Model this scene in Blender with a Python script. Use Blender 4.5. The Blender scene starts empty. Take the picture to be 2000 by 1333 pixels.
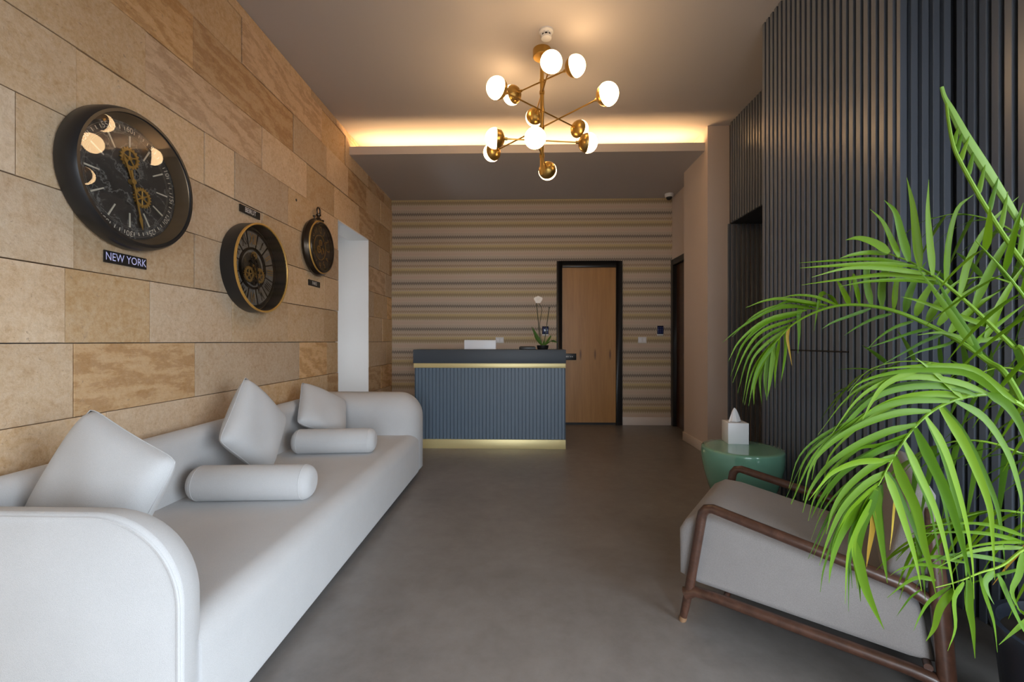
import bpy, bmesh, math, random
from mathutils import Vector, Matrix
rnd = random.Random(7)
V = Vector
sc = bpy.context.scene
COL = sc.collection

# ------------------------------------------------------------------ camera
FPX, HC = 850.0, 1.155                       # focal length in pixels (2000 wide), eye height
YAW = math.atan(22 / FPX)
cd = bpy.data.cameras.new('camera'); cam = bpy.data.objects.new('camera', cd); COL.objects.link(cam)
cam.location = (0, 0, HC); cam.rotation_euler = (math.pi / 2, 0, YAW)
cd.sensor_fit = 'HORIZONTAL'; cd.sensor_width = 36; cd.lens = 36 * FPX / 2000
cd.clip_start = .02
sc.camera = cam
# ------------------------------------------------------------------ world / exposure
w = bpy.data.worlds.new('daylight'); sc.world = w; w.use_nodes = True
bg = w.node_tree.nodes['Background']
bg.inputs[0].default_value = (.82, .91, 1.0, 1); bg.inputs[1].default_value = 12.8
sc.view_settings.view_transform = 'Standard'; sc.view_settings.look = 'None'
sc.view_settings.gamma = 1; sc.view_settings.use_curve_mapping = False
sc.view_settings.exposure = 0.0
for nm, loc, rot, sx_, sy_ in (('entrance_portal', (.375, -2.0, 1.09), (math.pi / 2, 0, 0), 1.46, 2.19), ('side_window_portal', (2.0, -.5, 1.09), (0, math.pi / 2, 0), 2.19, 2.81)):
    pl = bpy.data.lights.new(nm, 'AREA'); pl.shape = 'RECTANGLE'; pl.size = sx_; pl.size_y = sy_; pl.cycles.is_portal = True
    po = bpy.data.objects.new(nm, pl); COL.objects.link(po); po.location = loc; po.rotation_euler = rot
LAMP_E, COVE_E = 18.0, 80.0
WARM = (1.0, .65, .33)

# ------------------------------------------------------------------ pixel -> place
FW = V((-math.sin(YAW), math.cos(YAW), 0)); RT = V((math.cos(YAW), math.sin(YAW), 0)); CP = V((0, 0, HC))
def at(px, py, ax, val):
    d = FW + RT * ((px - 1000) / FPX) + V((0, 0, 1)) * ((666.5 - py) / FPX)
    return CP + d * ((val - CP[ax]) / d[ax])

# ------------------------------------------------------------------ materials
def nt(name):
    m = bpy.data.materials.new(name); m.use_nodes = True
    t = m.node_tree; return m, t.nodes, t.links, t.nodes['Principled BSDF']
def plain(name, col, rough=.5, metal=0, coat=0, spec=None, sheen=0):
    m, n, l, b = nt(name)
    b.inputs['Base Color'].default_value = (*col, 1); b.inputs['Roughness'].default_value = rough
    b.inputs['Metallic'].default_value = metal; b.inputs['Coat Weight'].default_value = coat
    if sheen: b.inputs['Sheen Weight'].default_value = sheen
    if spec is not None: b.inputs['Specular IOR Level'].default_value = spec
    return m
def coords(n, l, scale=(1, 1, 1), rand=False):
    tc = n.new('ShaderNodeTexCoord'); out = tc.outputs['Object']
    if rand:
        oi = n.new('ShaderNodeObjectInfo'); mu = n.new('ShaderNodeMath'); mu.operation = 'MULTIPLY'; mu.inputs[1].default_value = 60
        l.new(oi.outputs['Random'], mu.inputs[0])
        ad = n.new('ShaderNodeVectorMath'); ad.operation = 'ADD'; l.new(out, ad.inputs[0]); l.new(mu.outputs[0], ad.inputs[1]); out = ad.outputs[0]
    mp = n.new('ShaderNodeMapping'); mp.inputs['Scale'].default_value = scale; l.new(out, mp.inputs[0])
    return mp.outputs[0]
def noise(n, l, vec, scale, detail=5, rough=.6, dist=0):
    t = n.new('ShaderNodeTexNoise'); t.inputs['Scale'].default_value = scale; t.inputs['Detail'].default_value = detail
    t.inputs['Roughness'].default_value = rough; t.inputs['Distortion'].default_value = dist; l.new(vec, t.inputs['Vector'])
    return t.outputs['Fac']
def ramp(n, l, fac, stops):
    r = n.new('ShaderNodeValToRGB'); e = r.color_ramp.elements
    e[0].position, e[0].color = stops[0][0], (*stops[0][1], 1); e[1].position, e[1].color = stops[-1][0], (*stops[-1][1], 1)
    for p, c in stops[1:-1]:
        k = e.new(p); k.color = (*c, 1)
    l.new(fac, r.inputs[0]); return r.outputs[0]
def mix(n, l, fac, a, b, mode='MIX'):
    m = n.new('ShaderNodeMix'); m.data_type = 'RGBA'; m.blend_type = mode
    for sock, v in ((m.inputs[0], fac), (m.inputs[6], a), (m.inputs[7], b)):
        if isinstance(v, (int, float)): sock.default_value = v
        elif isinstance(v, tuple): sock.default_value = (*v, 1)
        else: l.new(v, sock)
    return m.outputs[2]
def math_(n, l, op, a, b=None):
    m = n.new('ShaderNodeMath'); m.operation = op
    for i, v in enumerate((a, b)):
        if v is None: continue
        if isinstance(v, (int, float)): m.inputs[i].default_value = v
        else: l.new(v, m.inputs[i])
    return m.outputs[0]
def bump(n, l, b, h, strength=.3, dist=.01):
    k = n.new('ShaderNodeBump'); k.inputs['Strength'].default_value = strength; k.inputs['Distance'].default_value = dist
    l.new(h, k.inputs['Height']); l.new(k.outputs[0], b.inputs['Normal'])

M = {}
def mk_stone():
    m, n, l, b = nt('sandstone')
    v = coords(n, l, (1, 1, 1), True)
    big = noise(n, l, v, 2.3, 6, .65, .6); fine = noise(n, l, v, 55, 6, .75); pit = noise(n, l, v, 48, 5, .75, .5)
    base = ramp(n, l, big, [(.25, (.36, .22, .115)), (.42, (.52, .365, .235)), (.58, (.60, .45, .31)), (.78, (.64, .54, .42))])
    mid_ = noise(n, l, v, 13, 8, .72, 1.2)
    base = mix(n, l, .5, base, ramp(n, l, mid_, [(.28, (.36, .215, .095)), (.42, (.56, .40, .25)), (.52, (.66, .51, .36)), (.62, (.70, .57, .43)), (.74, (.44, .38, .31))]))
    c = mix(n, l, .32, base, ramp(n, l, fine, [(.3, (.30, .18, .09)), (.5, (.60, .44, .29)), (.68, (.76, .63, .48))]))
    # slanting beds in some stones
    oi = n.new('ShaderNodeObjectInfo')
    v2 = coords(n, l, (1, 1.1, 3.6), True)
    wv = n.new('ShaderNodeTexWave'); wv.wave_type = 'BANDS'; wv.bands_direction = 'DIAGONAL'; wv.inputs['Scale'].default_value = 1.1
    wv.inputs['Distortion'].default_value = 14; wv.inputs['Detail'].default_value = 7; wv.inputs['Detail Roughness'].default_value = .72; wv.inputs['Detail Scale'].default_value = 1.6; l.new(v2, wv.inputs['Vector'])
    sel = math_(n, l, 'GREATER_THAN', math_(n, l, 'FRACT', math_(n, l, 'MULTIPLY', oi.outputs['Random'], 7.3)), .74)
    c = mix(n, l, math_(n, l, 'MULTIPLY', sel, .55), c, ramp(n, l, wv.outputs['Fac'], [(.05, (.40, .225, .11)), (.5, (.57, .37, .21)), (.95, (.66, .46, .29))]))
    hsv = n.new('ShaderNodeHueSaturation')
    l.new(math_(n, l, 'ADD', math_(n, l, 'MULTIPLY', oi.outputs['Random'], .34), .80), hsv.inputs['Value'])
    l.new(math_(n, l, 'ADD', math_(n, l, 'MULTIPLY', math_(n, l, 'FRACT', math_(n, l, 'MULTIPLY', oi.outputs['Random'], 13.7)), .3), 1.0), hsv.inputs['Saturation'])
    l.new(c, hsv.inputs['Color'])
    c = mix(n, l, ramp(n, l, pit, [(.62, (0, 0, 0)), (.70, (.75, .75, .75))]), hsv.outputs[0], (.25, .17, .11))
    l.new(c, b.inputs['Base Color']); b.inputs['Roughness'].default_value = .78
    bump(n, l, b, math_(n, l, 'ADD', fine, math_(n, l, 'MULTIPLY', pit, .6)), .7, .006)
    return m
M['stone'] = mk_stone()
def fabric(name, col, sc_=420, spread=.12):
    m, n, l, b = nt(name); v = coords(n, l)
    f = noise(n, l, v, sc_, 2, .6); g = noise(n, l, v, 6, 3)
    lo = tuple(x * (1 - spread) for x in col); hi = tuple(min(1, x * (1 + spread * .6)) for x in col)
    c = mix(n, l, .25, ramp(n, l, f, [(.3, lo), (.7, hi)]), ramp(n, l, g, [(.3, lo), (.7, hi)]))
    l.new(c, b.inputs['Base Color']); b.inputs['Roughness'].default_value = .92; b.inputs['Sheen Weight'].default_value = .25
    b.inputs['Specular IOR Level'].default_value = .15
    bump(n, l, b, f, .5, .0022); return m
M['sofa'] = fabric('boucle_fabric', (.535, .535, .54), 620)
M['chairfab'] = fabric('chair_fabric', (.295, .275, .268), 380, .18)
def mk_floor():
    m, n, l, b = nt('polished_concrete'); v = coords(n, l)
    a = noise(n, l, v, 1.1, 8, .62, .4); f = noise(n, l, v, 9, 8, .7); s = noise(n, l, coords(n, l, (1, 6, 1)), 5, 6, .75, 1.2)
    c = mix(n, l, .5, ramp(n, l, a, [(.28, (.135, .122, .114)), (.5, (.21, .195, .186)), (.72, (.30, .285, .275))]),
            ramp(n, l, f, [(.3, (.17, .155, .147)), (.7, (.27, .255, .243))]))
    c = mix(n, l, ramp(n, l, s, [(.66, (0, 0, 0)), (.78, (.35, .35, .35))]), c, (.30, .29, .28))
    l.new(c, b.inputs['Base Color'])
    l.new(ramp(n, l, a, [(.3, (.30,) * 3), (.7, (.44,) * 3)]), b.inputs['Roughness']); b.inputs['Specular IOR Level'].default_value = .5
    bump(n, l, b, f, .06, .002); return m
M['floor'] = mk_floor()
def mk_paper():
    m, n, l, b = nt('zigzag_wallpaper'); tc = n.new('ShaderNodeTexCoord'); sx = n.new('ShaderNodeSeparateXYZ'); l.new(tc.outputs['Object'], sx.inputs[0])
    tri = math_(n, l, 'PINGPONG', sx.outputs[0], .0155)
    wob = noise(n, l, coords(n, l, (.5, 1, 3)), 1.4, 2)
    zz = math_(n, l, 'ADD', math_(n, l, 'SUBTRACT', sx.outputs[2], math_(n, l, 'MULTIPLY', tri, 1.5)), math_(n, l, 'MULTIPLY', wob, .012))
    fr = math_(n, l, 'FRACT', math_(n, l, 'DIVIDE', math_(n, l, 'ADD', zz, 10.085), .319))
    pk, bg_, dk, ye, ol = (.64, .46, .36), (.66, .54, .41), (.11, .09, .075), (.60, .46, .19), (.31, .215, .09)
    c = ramp(n, l, fr, [(0, pk), (.10, bg_), (.16, (.46, .36, .22)), (.20, ol), (.27, ol), (.31, ye), (.38, ye), (.42, bg_), (.46, (.40, .27, .16)), (.52, (.36, .24, .14)), (.56, bg_),
                        (.62, (.44, .34, .25)), (.65, bg_), (.68, (.26, .20, .16)), (.71, dk), (.755, dk), (.79, (.30, .25, .20)), (.83, bg_), (.87, (.40, .33, .26)), (.91, bg_), (1, pk)])
    fine = math_(n, l, 'FRACT', math_(n, l, 'DIVIDE', math_(n, l, 'ADD', zz, 10), .0145))
    c = mix(n, l, .34, c, ramp(n, l, fine, [(0, (.15, .12, .09)), (.4, (.66, .56, .45)), (.6, (.66, .56, .45)), (1, (.15, .12, .09))]))
    l.new(c, b.inputs['Base Color']); b.inputs['Roughness'].default_value = .7; return m
M['paper'] = mk_paper()
def mk_oak():
    m, n, l, b = nt('oak_veneer')
    v = coords(n, l, (9, 9, .6)); a = noise(n, l, v, 1.6, 5, .6, .4); f = noise(n, l, coords(n, l, (60, 60, 1.4)), 3, 4)
    c = mix(n, l, .4, ramp(n, l, a, [(.3, (.34, .155, .035)), (.7, (.50, .25, .065))]), ramp(n, l, f, [(.3, (.34, .155, .04)), (.7, (.48, .25, .075))]))
    tc = n.new('ShaderNodeTexCoord'); sx = n.new('ShaderNodeSeparateXYZ'); l.new(tc.outputs['Object'], sx.inputs[0])
    for px in (1134.5, 1163, 1192.5):                       # three dark knots in the veneer
        q = at(px, 693, 1, 6.0)
        dx = math_(n, l, 'MULTIPLY', math_(n, l, 'ABSOLUTE', math_(n, l, 'SUBTRACT', sx.outputs[0], q.x)), 58)
        dz = math_(n, l, 'MULTIPLY', math_(n, l, 'ABSOLUTE', math_(n, l, 'SUBTRACT', sx.outputs[2], q.z)), 11)
        s = math_(n, l, 'ADD', math_(n, l, 'POWER', dx, 2.0), math_(n, l, 'POWER', dz, 2.0))
        c = mix(n, l, ramp(n, l, s, [(.1, (.7,) * 3), (1, (0, 0, 0))]), c, (.07, .022, .006))
    l.new(c, b.inputs['Base Color']); b.inputs['Roughness'].default_value = .42; return m
M['oak'] = mk_oak()
def mk_walnut():
    m, n, l, b = nt('walnut'); a = noise(n, l, coords(n, l, (3, 3, 3)), 9, 6, .65, .8)
    l.new(ramp(n, l, a, [(.3, (.042, .018, .011)), (.7, (.095, .042, .026))]), b.inputs['Base Color'])
    b.inputs['Roughness'].default_value = .34; b.inputs['Coat Weight'].default_value = .25; return m
M['walnut'] = mk_walnut()
def mk_dial(name, c0, c1, s):
    m, n, l, b = nt(name); v = coords(n, l); a = noise(n, l, v, s, 7, .75, 1.0)
    coast = math_(n, l, 'ABSOLUTE', math_(n, l, 'SUBTRACT', noise(n, l, v, s * .55, 6, .6, .3), .5))
    c = ramp(n, l, a, [(.38, c0), (.58, tuple(x * 1.5 for x in c0)), (.74, c1)])
    c = mix(n, l, ramp(n, l, coast, [(0, (.75,) * 3), (.018, (0, 0, 0))]), c, c1)
    l.new(c, b.inputs['Base Color']); b.inputs['Roughness'].default_value = .6; return m
M['dial_map'] = mk_dial('etched_dial', (.045, .040, .036), (.30, .29, .27), 14)
M['dial_grey'] = mk_dial('worn_grey_dial', (.22, .205, .18), (.42, .40, .37), 12)
M['dial_dark'] = mk_dial('aged_dark_dial', (.045, .036, .025), (.22, .155, .05), 16)
def mk_slat():
    m, n, l, b = nt('slate_paint'); a = noise(n, l, coords(n, l, (1, 1, .3)), 5, 4)
    l.new(ramp(n, l, a, [(.3, (.122, .140, .172)), (.7, (.142, .162, .198))]), b.inputs['Base Color'])
    b.inputs['Roughness'].default_value = .3; b.inputs['Specular IOR Level'].default_value = .65; return m
M['slat'] = mk_slat()
M['backing'] = plain('slat_backing', (.035, .038, .045), .6)
M['white'] = plain('white_paint', (.78, .75, .72), .7)
M['ceil'] = plain('ceiling_paint', (.53, .49, .47), .85)
M['cream'] = plain('cream_wall_paint', (.66, .55, .48), .8)
M['trim'] = plain('trim_paint', (.70, .62, .56), .55)
M['brass'] = plain('aged_brass', (.60, .37, .10), .3, .9)
M['gold'] = plain('brushed_gold', (.74, .62, .31), .42, .45)
M['goldd'] = plain('antique_gold', (.62, .36, .09), .42, .45)
M['black'] = plain('black_paint', (.012, .012, .013), .35)
M['blackm'] = plain('matt_black', (.010, .010, .011), .55)
M['bronze'] = plain('dark_bronze', (.055, .04, .028), .28, .8)
M['ringm'] = plain('brown_metal_ring', (.34, .235, .14), .3, .6)
M['worn'] = plain('worn_bare_wood', (.26, .15, .08), .5)
M['steel'] = plain('pewter', (.28, .27, .25), .45, .7)
M['desk'] = plain('desk_blue_paint', (.105, .150, .205), .45)
M['desktop'] = plain('desk_dark_laminate', (.046, .058, .074), .5)
M['plastic'] = plain('white_plastic', (.72, .72, .72), .35)
M['alu'] = plain('white_monitor_shell', (.78, .82, .88), .3)
M['green'] = plain('green_lacquer', (.17, .38, .275), .14, 0, .5)
M['tissue'] = plain('tissue_paper', (.85, .85, .86), .9)
M['boxw'] = plain('tissue_box_white', (.80, .81, .84), .35)
M['pot'] = plain('dark_navy_pot', (.018, .024, .038), .35)
M['soil'] = plain('potting_soil', (.03, .02, .014), .95)
M['ivory'] = plain('ivory_ink', (.80, .72, .58), .5)
M['signtext'] = plain('sign_lettering', (.62, .62, .95), .5)
M['signtext2'] = plain('sign_lettering_white', (.8, .78, .76), .5)
M['blue'] = plain('navy_glass_keypad', (.010, .014, .05), .12)
M['keys'] = plain('keypad_print', (.16, .22, .62), .5)
M['petal'] = plain('orchid_petal', (.85, .80, .74), .6)
M['stem'] = plain('orchid_stem', (.05, .05, .02), .6)
M['oleaf'] = plain('orchid_leaf', (.06, .14, .02), .4)
M['paving'] = plain('street_paving', (.13, .13, .135), .9)
def mk_glass():
    m = bpy.data.materials.new('clock_glass'); m.use_nodes = True; n, l = m.node_tree.nodes, m.node_tree.links; n.clear()
    o = n.new('ShaderNodeOutputMaterial'); mx = n.new('ShaderNodeMixShader'); fr = n.new('ShaderNodeFresnel'); fr.inputs[0].default_value = 1.55
    t = n.new('ShaderNodeBsdfTransparent'); g = n.new('ShaderNodeBsdfGlossy'); g.inputs['Roughness'].default_value = .015
    l.new(fr.outputs[0], mx.inputs[0]); l.new(t.outputs[0], mx.inputs[1]); l.new(g.outputs[0], mx.inputs[2]); l.new(mx.outputs[0], o.inputs[0]); return m
M['glass'] = mk_glass()
def mk_emit(name, col, s):
    m = bpy.data.materials.new(name); m.use_nodes = True; n, l = m.node_tree.nodes, m.node_tree.links; n.clear()
    o = n.new('ShaderNodeOutputMaterial'); e = n.new('ShaderNodeEmission'); e.inputs[0].default_value = (*col, 1); e.inputs[1].default_value = s
    l.new(e.outputs[0], o.inputs[0]); return m
M['globe'] = mk_emit('lit_opal_globe', WARM, LAMP_E)
M['led'] = mk_emit('warm_led_strip', (1.0, .61, .28), COVE_E)
def mk_leaf(name, c0, c1, tr=.3):
    m, n, l, b = nt(name); oi = n.new('ShaderNodeObjectInfo')
    c = ramp(n, l, oi.outputs['Random'], [(0, c0), (1, c1)])
    l.new(c, b.inputs['Base Color']); b.inputs['Roughness'].default_value = .45; b.inputs['Specular IOR Level'].default_value = .2
    t = n.new('ShaderNodeBsdfTranslucent'); l.new(mix(n, l, .5, c, tuple(min(1, x * 1.6) for x in c1)), t.inputs[0])
    mx = n.new('ShaderNodeMixShader'); mx.inputs[0].default_value = tr
    l.new(b.outputs[0], mx.inputs[1]); l.new(t.outputs[0], mx.inputs[2]); l.new(mx.outputs[0], n['Material Output'].inputs[0]); return m
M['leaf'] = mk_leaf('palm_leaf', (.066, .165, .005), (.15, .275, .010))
M['leaf_shaded'] = mk_leaf('palm_leaf_shaded', (.05, .13, .010), (.11, .23, .022))  # deeper copy of the leaf green, shade put into the colour of rear leaflets
M['leafy'] = mk_leaf('palm_leaf_yellowing', (.45, .36, .05), (.50, .26, .04))
M['spear'] = mk_leaf('palm_spear', (.20, .34, .06), (.26, .40, .10), .2)
M['rachis'] = mk_leaf('palm_rachis', (.15, .30, .02), (.22, .36, .03), .1)

# ------------------------------------------------------------------ geometry helpers
class MB:
    def __init__(s): s.v = []; s.f = []
    def add(s, vs, fs):
        k = len(s.v); s.v += [tuple(p) for p in vs]; s.f += [tuple(i + k for i in f) for f in fs]; return s
    def box(s, x0, x1, y0, y1, z0, z1):
        return s.add([(x, y, z) for z in (z0, z1) for y in (y0, y1) for x in (x0, x1)],
                     [(0, 2, 3, 1), (4, 5, 7, 6), (0, 1, 5, 4), (2, 6, 7, 3), (0, 4, 6, 2), (1, 3, 7, 5)])
    def tube(s, pts, rad, n=10, cap=True, flat=1.0, up=None):
        pts = [V(p) for p in pts]; rs = rad if isinstance(rad, (list, tuple)) else [rad] * len(pts)
        vs, fs = [], []; ref = V(up) if up else None
        for i, p in enumerate(pts):
            t = (pts[min(i + 1, len(pts) - 1)] - pts[max(i - 1, 0)]).normalized()
            if ref is None: ref = V((0, 0, 1)) if abs(t.z) < .9 else V((1, 0, 0))
            a = (ref - t * ref.dot(t)).normalized(); b = t.cross(a)
            if up is None: ref = a
            for k in range(n):
                g = 2 * math.pi * k / n; vs.append(p + a * (math.cos(g) * rs[i]) + b * (math.sin(g) * rs[i] * flat))
        for i in range(len(pts) - 1):
            for k in range(n):
                fs.append((i * n + k, i * n + (k + 1) % n, (i + 1) * n + (k + 1) % n, (i + 1) * n + k))
        if cap:
            fs.append(tuple(reversed(range(n)))); fs.append(tuple((len(pts) - 1) * n + k for k in range(n)))
        return s.add(vs, fs)
    def lathe(s, c, axis, prof, n=32):
        """prof: list of (radius, height along axis)"""
        c, ax = V(c), V(axis).normalized(); ref = V((0, 0, 1)) if abs(ax.z) < .9 else V((0, 1, 0))
        a = (ref - ax * ref.dot(ax)).normalized(); b = ax.cross(a); vs, fs, rows = [], [], []
        for r, h in prof:
            if r < 1e-6: rows.append([len(vs)]); vs.append(c + ax * h)
            else:
                rows.append(list(range(len(vs), len(vs) + n)))
                vs += [c + ax * h + (a * math.cos(2 * math.pi * k / n) + b * math.sin(2 * math.pi * k / n)) * r for k in range(n)]
        for p, q in zip(rows, rows[1:]):
            for k in range(n):
                k2 = (k + 1) % n
                if len(p) == 1 and len(q) == 1: continue
                if len(p) == 1: fs.append((p[0], q[k2], q[k]))
                elif len(q) == 1: fs.append((p[k], p[k2], q[0]))
                else: fs.append((p[k], p[k2], q[k2], q[k]))
        return s.add(vs, fs)
    def prism(s, poly, origin, u, v, w_, d0, d1):
        """2D polygon in (u,v) pushed along w_ from d0 to d1"""
        o, u, v, w_ = V(origin), V(u), V(v), V(w_); n = len(poly)
        vs = [o + u * a + v * b + w_ * d for d in (d0, d1) for a, b in poly]
        return s.add(vs, [tuple(reversed(range(n))), tuple(range(n, 2 * n))] + [(i, (i + 1) % n, n + (i + 1) % n, n + i) for i in range(n)])
def wloc(o):
    p = V((0, 0, 0))
    while o: p += o.location; o = o.parent
    return p
def part(name, mb, mat, parent=None, smooth=False, bevel=0, seg=2, sub=0, loc=None, angle=40):
    """one mesh object; vertices are given in room coordinates"""
    me = bpy.data.meshes.new(name)
    off = V(loc) if loc is not None else wloc(parent)
    me.from_pydata([V(p) - off for p in mb.v], [], mb.f)
    if bevel or sub:
        bm = bmesh.new(); bm.from_mesh(me); bmesh.ops.remove_doubles(bm, verts=bm.verts, dist=1e-6); bmesh.ops.recalc_face_normals(bm, faces=bm.faces)
        if bevel:
            es = [e for e in bm.edges if len(e.link_faces) == 2 and e.calc_face_angle(0) > .35]
            bmesh.ops.bevel(bm, geom=es, offset=bevel, segments=seg, profile=.5, affect='EDGES', clamp_overlap=True)
        bm.to_mesh(me); bm.free()
    else:
        bm = bmesh.new(); bm.from_mesh(me); bmesh.ops.recalc_face_normals(bm, faces=bm.faces); bm.to_mesh(me); bm.free()
    if smooth or bevel:
        me.polygons.foreach_set('use_smooth', [True] * len(me.polygons))
        me.set_sharp_from_angle(angle=math.radians(angle))
    me.materials.append(M[mat]); o = bpy.data.objects.new(name, me); COL.objects.link(o)
    if parent: o.parent = parent
    if loc is not None: o.location = V(loc) - (wloc(parent) if parent else V((0, 0, 0)))
    return o
def thing(name, label, cat, loc, group=None):
    o = bpy.data.objects.new(name, None); COL.objects.link(o); o.location = loc; o.empty_display_size = .1
    return tag(o, label, cat, group)
def tag(o, label, cat, group=None):
    o['label'] = label; o['category'] = cat
    if group: o['group'] = group
    return o
def struct(o, label=None):
    o['kind'] = 'structure'
    if label: o['label'] = label
    return o
def copy_part(src, parent, loc, rotz=0):
    c = src.copy(); COL.objects.link(c); c.parent = parent; c.location = loc; c.rotation_euler = (0, 0, rotz); return c
def catmull(pts, m=6):
    pts = [V(p) for p in pts]; P = [pts[0] * 2 - pts[1]] + pts + [pts[-1] * 2 - pts[-2]]; out = []
    for i in range(1, len(P) - 2):
        for k in range(m):
            t = k / m; a, b, c, d = P[i - 1:i + 3]
            out.append(.5 * ((2 * b) + (c - a) * t + (2 * a - 5 * b + 4 * c - d) * t * t + (3 * b - a - 3 * c + d) * t ** 3))
    out.append(pts[-1]); return out
_tc = {}
def text_geo(s, size):
    if (s, size) in _tc: return _tc[(s, size)]
    cu = bpy.data.curves.new('t', 'FONT'); cu.body = s; cu.size = size; cu.align_x = 'CENTER'; cu.align_y = 'CENTER'; cu.resolution_u = 3
    o = bpy.data.objects.new('t', cu); COL.objects.link(o); dg = bpy.context.evaluated_depsgraph_get(); dg.update()
    me = bpy.data.meshes.new_from_object(o.evaluated_get(dg))
    r = ([v.co.copy() for v in me.vertices], [tuple(p.vertices) for p in me.polygons])
    bpy.data.objects.remove(o); bpy.data.curves.remove(cu); bpy.data.meshes.remove(me); _tc[(s, size)] = r; return r
def text_mb(s, size, c, u, v, sx=1.0, mb=None):
    vs, fs = text_geo(s, size); c, u, v = V(c), V(u), V(v); mb = mb or MB()
    return mb.add([c + u * (p.x * sx) + v * p.y for p in vs], fs)

# ------------------------------------------------------------------ the room
XL, YB, ZC, ZS, YS = -1.83, 6.02, 3.34, 3.115, 4.53      # left wall, back wall, ceiling, lower ceiling, its front edge
Y0 = -2.0
XR, XN, XC, XRR, XRB = 1.65, 1.885, 1.87, 2.07, 2.04     # slat block, near slat wall, column, lintel wall, wall by the side door
D0, D1, DZ = 4.264, 5.107, 2.358                          # opening in the stone wall
fl = struct(part('floor', MB().box(-3.1, 2.36, Y0 - .1, YB + .1, -.06, 0).box(2.36, 3.2, 2.8, YB + .1, -.06, 0), 'floor'))
mb = MB().box(XL - .3, 3.2, Y0 - .1, 5.05, ZC, ZC + .1)
struct(part('ceiling', mb, 'ceil'))
mb = MB().box(XL, XC + .3, YS + .06, YB, ZS, ZS + .03)                 # lower ceiling board
mb.box(XL, XC, YS, YS + .06, ZS, ZS + .085)                             # its lip
mb.box(XL, XC + .3, 4.98, 5.05, ZS + .03, ZC)                           # back of the light cove
struct(part('ceiling', mb, 'ceil'), 'lower ceiling over the reception with a light cove along its front edge')
led = part('led_strip', MB().box(XL + .06, XC - .06, 4.70, 4.725, ZS + .03, ZS + .04), 'led')
tag(led, 'warm light strip hidden in the ceiling cove', 'light')
# back wall
dl, dr = at(1087, 511, 1, YB), at(1215, 830, 1, YB); dtop = dl.z
mb = MB().box(XL - .1, dl.x, YB, YB + .1, 0, ZC).box(dr.x, 2.5, YB, YB + .1, 0, ZC).box(dl.x, dr.x, YB, YB + .1, dtop, ZC)
struct(part('wall_back', mb, 'paper'))
bbz = .11
struct(part('baseboard_back', MB().box(dr.x, XRB, YB - .014, YB, 0, bbz), 'trim', bevel=.004))
struct(part('baseboard_back', MB().box(XL, dl.x, YB - .014, YB, 0, bbz), 'trim', bevel=.004))
# door in the back wall
door = bpy.data.objects.new('door_1', None); COL.objects.link(door); door.location = ((dl.x + dr.x) / 2, YB, 0)
struct(door, 'oak veneer door in a black frame behind the reception desk')
fw_ = .075
mb = MB().box(dl.x, dl.x + fw_, YB - .03, YB + .1, 0, dtop).box(dr.x - fw_ - .01, dr.x, YB - .03, YB + .1, 0, dtop).box(dl.x + fw_, dr.x - fw_ - .01, YB - .03, YB + .1, dtop - .085, dtop)
part('door_frame', mb, 'black', door, bevel=.004)
leaf = part('door_leaf', MB().box(dl.x + fw_, dr.x - fw_ - .01, YB + .01, YB + .05, .03, dtop - .085), 'oak', door, loc=(0, 0, 0))
q0, q1 = at(1088, 691, 1, YB), at(1125.5, 703.5, 1, YB)
hp = part('sign_plate', MB().box(q0.x + .03, q1.x, YB - .006, YB + .008, q1.z, q0.z), 'black', leaf, bevel=.002)
mb = MB()
for i, wd in enumerate((.02, .012, .006, .012, .014)):
    x = q0.x + .105 + i * .024; mb.box(x, x + wd, YB - .008, YB - .0055, (q0.z + q1.z) / 2 - .004, (q0.z + q1.z) / 2 + .004)
part('lettering', mb, 'plastic', leaf)
part('door_bottom_gap', MB().box(dl.x + fw_, dr.x - fw_ - .01, YB + .02, YB + .06, 0, .03), 'blackm', door)
# right: wall beside the side door, column
mb = MB().box(XRB, XRB + .3, 5.6, YB, 2.26, ZC).box(XRB, XRB + .3, 5.10, 5.25, 0, ZC).box(XRB, XRB + .3, 5.25, 5.6, 2.26, ZC).box(XC, 2.4, 4.467, 5.115, 0, ZC)
mb.box(XRB + .12, XRB + .3, 5.25, YB, 0, 2.26)
struct(part('wall_right', mb, 'cream'), 'cream painted wall and column at the right of the reception')
struct(part('baseboard_right', MB().box(XC - .014, XC, 4.467, 5.13, 0, .1).box(XC - .014, XC + .5, 5.115, 5.129, 0, .1), 'trim', bevel=.003))
struct(part('baseboard_right', MB().box(XC - .014, 2.07, 4.453, 4.467, 0, .1), 'trim', bevel=.003))
sd = bpy.data.objects.new('door_2', None); COL.objects.link(sd); sd.location = (XRB, 5.6, 0); struct(sd, 'dark framed door in the side wall at the right rear')
part('door_frame', MB().box(XRB - .02, XRB + .1, 5.93, YB - .002, 0, 2.26).box(XRB - .02, XRB + .1, 5.25, 5.32, 0, 2.26).box(XRB - .02, XRB + .1, 5.32, 5.93, 2.18, 2.26), 'black', sd, bevel=.003)
part('door_leaf', MB().box(XRB + .03, XRB + .07, 5.32, 5.93, 0, 2.18), 'walnut', sd)
part('door_handle', MB().box(XRB - .03, XRB + .03, 5.40, 5.52, .93, 1.0), 'black', sd, bevel=.004)
# front wall behind the camera with the street opening
mb = MB().box(-3.1, -.35, Y0 - .1, Y0, 0, ZC).box(1.1, 2.35, Y0 - .1, Y0, 0, ZC).box(-.35, 1.1, Y0 - .1, Y0, 2.18, ZC)
struct(part('wall_front', mb, 'cream'))
struct(part('floor', MB().box(-14, 14, -16, Y0 - .1, -.10, -.04).box(2.36, 14, Y0 - .1, 2.8, -.10, -.04), 'paving'), 'grey street paving outside the entrance')

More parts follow.
